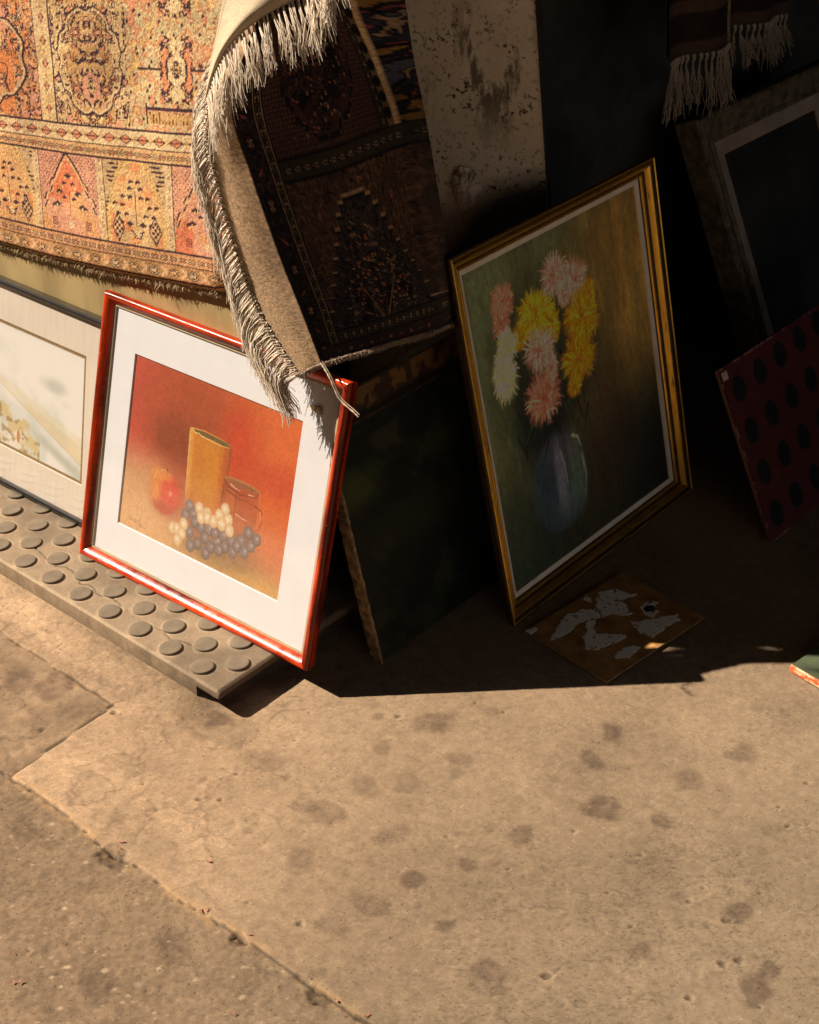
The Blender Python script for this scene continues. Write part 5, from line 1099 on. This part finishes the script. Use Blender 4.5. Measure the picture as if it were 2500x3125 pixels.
# ------------------------------------------------------------------ red board with black dots
def build_polka():
    root = empty('dotted_board', M=lean_matrix((-1.0139, 1.9987, .0015), math.radians(89), math.radians(25.5)))
    tag(root, 'dark red board with rows of black dots leaning at the right edge of the photo', 'board')
    W, H = .47, .312; k = .0016; nu, nv = int(W / k), int(H / k); X, Z = np.meshgrid(np.linspace(0, W, nu), np.linspace(0, H, nv))
    n = fbm(X * 12, Z * 12, 1, 4); n2 = fbm(X * 90, Z * 90, 3, 2); C = np.ones(X.shape + (3,)) * np.array([.10, .020, .022]) * (.7 + .6 * n)[..., None] * (.85 + .3 * n2)[..., None]
    DOT0, DOTU, DOTV = (.0407, .2662), (.0657, .0045), (-.0014, -.0756)
    for r in range(5):
        for c in range(9):
            cx, cz = DOT0[0] + c * DOTU[0] + r * DOTV[0], DOT0[1] + c * DOTU[1] + r * DOTV[1]
            d = np.hypot((X - cx) / .0184, (Z - cz) / .0230) + .06 * (n2 - .5); C = np.where((d < 1)[..., None], np.array([.012, .013, .012]) * (.7 + .6 * n)[..., None], C)
    C = np.where(((X < .0035) | (Z > H - .003) | (Z < .003))[..., None] & (n2 > .56)[..., None], np.array([.38, .2, .14]), C)
    C = np.where((X < .0035)[..., None], C * .8, C)
    grid_obj('painted_face', np.stack([X, np.zeros_like(X) - .0003, Z], 2), mat_attr('red_gloss_paint', .5, 200, .2, .0005, .15, .3), root, np.clip(C, .003, .8))
    box('plywood', (.0001, W, .0, .006, .0001, H - .0001), mat_plain('plywood_edge', (.20, .09, .05), .85), root)
    box('paper_tag', (.006, .021, -.0012, -.0004, H - .021, H - .007), mat_plain('yellowed_paper', (.62, .52, .38), .8, scale=60), root)
build_polka()

# ------------------------------------------------------------------ hanging rugs with knotted fringes, upper right
def hanging_rug(name, label, P, zrise, nk, flen, seed, lean, stripe=None, cord=False):
    """P: lower-left and lower-right corners of the woven part"""
    r0 = random.Random(seed); a, b = np.array(P[0]), np.array(P[1]); O = (a + b) / 2
    root = empty(name, O); tag(root, label, 'rug'); nu, nv = 90, 120; S, T = np.meshgrid(np.linspace(0, 1, nu), np.linspace(0, 1, nv))
    up = np.array([-.02, lean, 1.0]) * zrise
    G = a + (b - a) * S[..., None] + up * T[..., None]; G[..., 0] += .012 * np.sin(S * 7 + seed) * (1 - T * .3) + .004 * (fbm(S * 9, T * 20, 2, 3) - .5); G -= O
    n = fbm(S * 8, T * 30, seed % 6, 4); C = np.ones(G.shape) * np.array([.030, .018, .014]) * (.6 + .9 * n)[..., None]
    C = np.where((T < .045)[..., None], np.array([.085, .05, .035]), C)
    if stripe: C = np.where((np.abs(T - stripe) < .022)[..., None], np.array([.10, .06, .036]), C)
    C *= (.8 + .4 * fbm(S * 80, T * 130, 3, 2))[..., None]
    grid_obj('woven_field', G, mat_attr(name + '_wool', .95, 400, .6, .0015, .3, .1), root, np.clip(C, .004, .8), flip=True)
    B = G[::4, ::4].copy(); B[..., 0] -= .007; grid_obj('rug_back', B, bpy.data.materials['hidden_pile'], root)
    lines = []; rr = []; cc = []; kn = []
    for q in range(nk):
        i = min(nu - 1, int((q + .5) / nk * nu)); b0 = G[0, i] + np.array([.003, 0, -.002]); c = np.array([.38, .31, .24]) * r0.uniform(.8, 1.1)
        lines.append([b0, b0 + np.array([.003, 0, -.005]), b0 + np.array([.0, 0, -.013])]); rr.append(.0042); cc.append(c)
        sw = np.array([r0.gauss(.004, .006), r0.gauss(.006 + .010 * q / nk, .009), 0])
        for s in range(11):
            o = np.array([r0.gauss(0, .0055), r0.gauss(0, .0075), r0.gauss(0, .010)]); wb = r0.uniform(0, 6); fl = flen * r0.uniform(.85, 1.1); L = []
            for t in np.linspace(0, 1, 11):
                L.append(b0 + np.array([0, 0, -.012]) + np.array([0, 0, -fl]) * t + (sw + o) * t ** 1.2 + .0022 * math.sin(math.pi * t) * np.array([math.sin(t * 11 + wb), math.cos(t * 9 + wb), 0]))
            lines.append(L); rr.append(r0.uniform(.0007, .0011)); cc.append(c * r0.uniform(.8, 1.15))
    tubes('fringe', lines, rr, bpy.data.materials['fringe_cotton'], root, 4, .6, cc)
    if cord:
        e = G[:, -1]; t = np.arange(len(e))[:, None] * 1.2; off = np.concatenate([np.cos(t), np.sin(t), 0 * t], 1) * .0022
        tubes('edge_cord', [e + off, e - off], [.0036, .0036], mat_plain('brown_cord', (.30, .19, .10), .9, scale=200), root, 6, 1.)
hanging_rug('fringed_rug', 'dark rug with knotted cream fringe hanging over the carved frame corner', [(-1.40, 2.19, .700), (-1.40, 2.383, .688)], .42, 16, .084, 3, -.10, .19, True)
hanging_rug('fringed_rug', 'shorter dark rug with knotted fringe, hanging behind and right of the longer-fringed one', [(-1.425, 2.44, .698), (-1.425, 2.63, .676)], .42, 14, .055, 5, .02)

# round cane hoop at the top right corner
def build_hoop():
    root = empty('cane_hoop', (-1.38, 2.78, .70)); tag(root, 'bent brown cane rim just showing at the top right corner', 'hoop')
    L = crv(np.array([[0, -.20, .10], [0, -.165, .055], [0, -.12, .0], [0, -.085, -.04], [0, -.06, -.10]]), np.linspace(0, 1, 24))
    tubes('rim', [L], [.006], mat_plain('cane', (.26, .14, .07), .6, scale=40), root, 10, 1.)
    tubes('inner_rim', [L + np.array([.004, .012, .004])], [.003], mat_plain('dark_cane', (.08, .05, .03), .6, scale=40), root, 8, 1.)
build_hoop()

# ------------------------------------------------------------------ book at the right edge
def build_book():
    root = empty('old_book', (-.816, 1.719, 0)); root.rotation_euler = (0, 0, math.radians(-8)); tag(root, 'worn green book with red and cream edge lying on the pavement at the right edge', 'book')
    L, W = .24, .17
    bl = mat_plain('green_cloth_cover', (.075, .095, .050), .7, scale=14, var=.35, bs=.2)
    box('cover', (0, L, 0, W, .0125, .0150), bl, root, .0012); box('bottom_cover', (0, L, 0, W, .001, .0032), bl, root, .001)
    m, nt, b = nodes('torn_red_spine'); n = noise(nt, 45, 5, .7, sc=(.6, 1, 1.6)); r = ramp(nt, n.outputs['Fac'], [(.42, (.72, .10, .03)), (.50, (.70, .12, .04)), (.54, (.66, .52, .32)), (.7, (.5, .36, .2))]); nt.links.new(r.outputs[0], b.inputs['Base Color']); bump(nt, b, n.outputs['Fac'], .5, .002)
    box('spine', (-.001, L + .001, -.0022, .0035, .0016, .0146), m, root, .002); box('page_block', (.003, L - .003, .0036, W - .003, .0034, .0123), mat_plain('aged_pages', (.5, .4, .26), .9, scale=8, sc=(1, 1, 40)), root)
build_book()

# ------------------------------------------------------------------ small dry petals lying along the joint
def build_petals():
    V = []; F = []
    for k in range(10):
        a = 2 * math.pi * k / 10; V.append((.0055 * math.cos(a), .0022 * math.sin(a) * (1 + .3 * math.sin(3 * a)), .0012 + .0012 * math.cos(2 * a)))
    V.append((0, 0, .0004)); F = [(k, (k + 1) % 10, 10) for k in range(10)]
    m = mat_plain('dry_pink_petal', (.36, .14, .09), .8, scale=200, var=.4); proto = None
    spots = [(-1.205, 0.897), (-1.200, .889), (-1.316, .838), (-1.312, .829), (-1.145, .825), (-1.138, .831), (-1.068, .838), (-.963, .838), (-.915, .835), (-.872, .842), (-1.235, .60), (-1.228, .606), (-1.272, .628), (-1.65, 1.082), (-.995, .742), (-.72, .93), (-1.5, .77)]
    for i, (x, y) in enumerate(spots):
        if proto is None: proto = o = mesh_obj('dry_petal', V, F, m)
        else: o = proto.copy(); link(o)
        o.location = (x, y, .0012); o.rotation_euler = (rnd.uniform(-.3, .3), rnd.uniform(-.3, .3), rnd.uniform(0, 6)); s = rnd.uniform(.35, .75); o.scale = (s, s, s)
        tag(o, 'tiny curled reddish dry petal on the pavement near the long joint', 'petal', 'dry petals scattered along the joint')
build_petals()
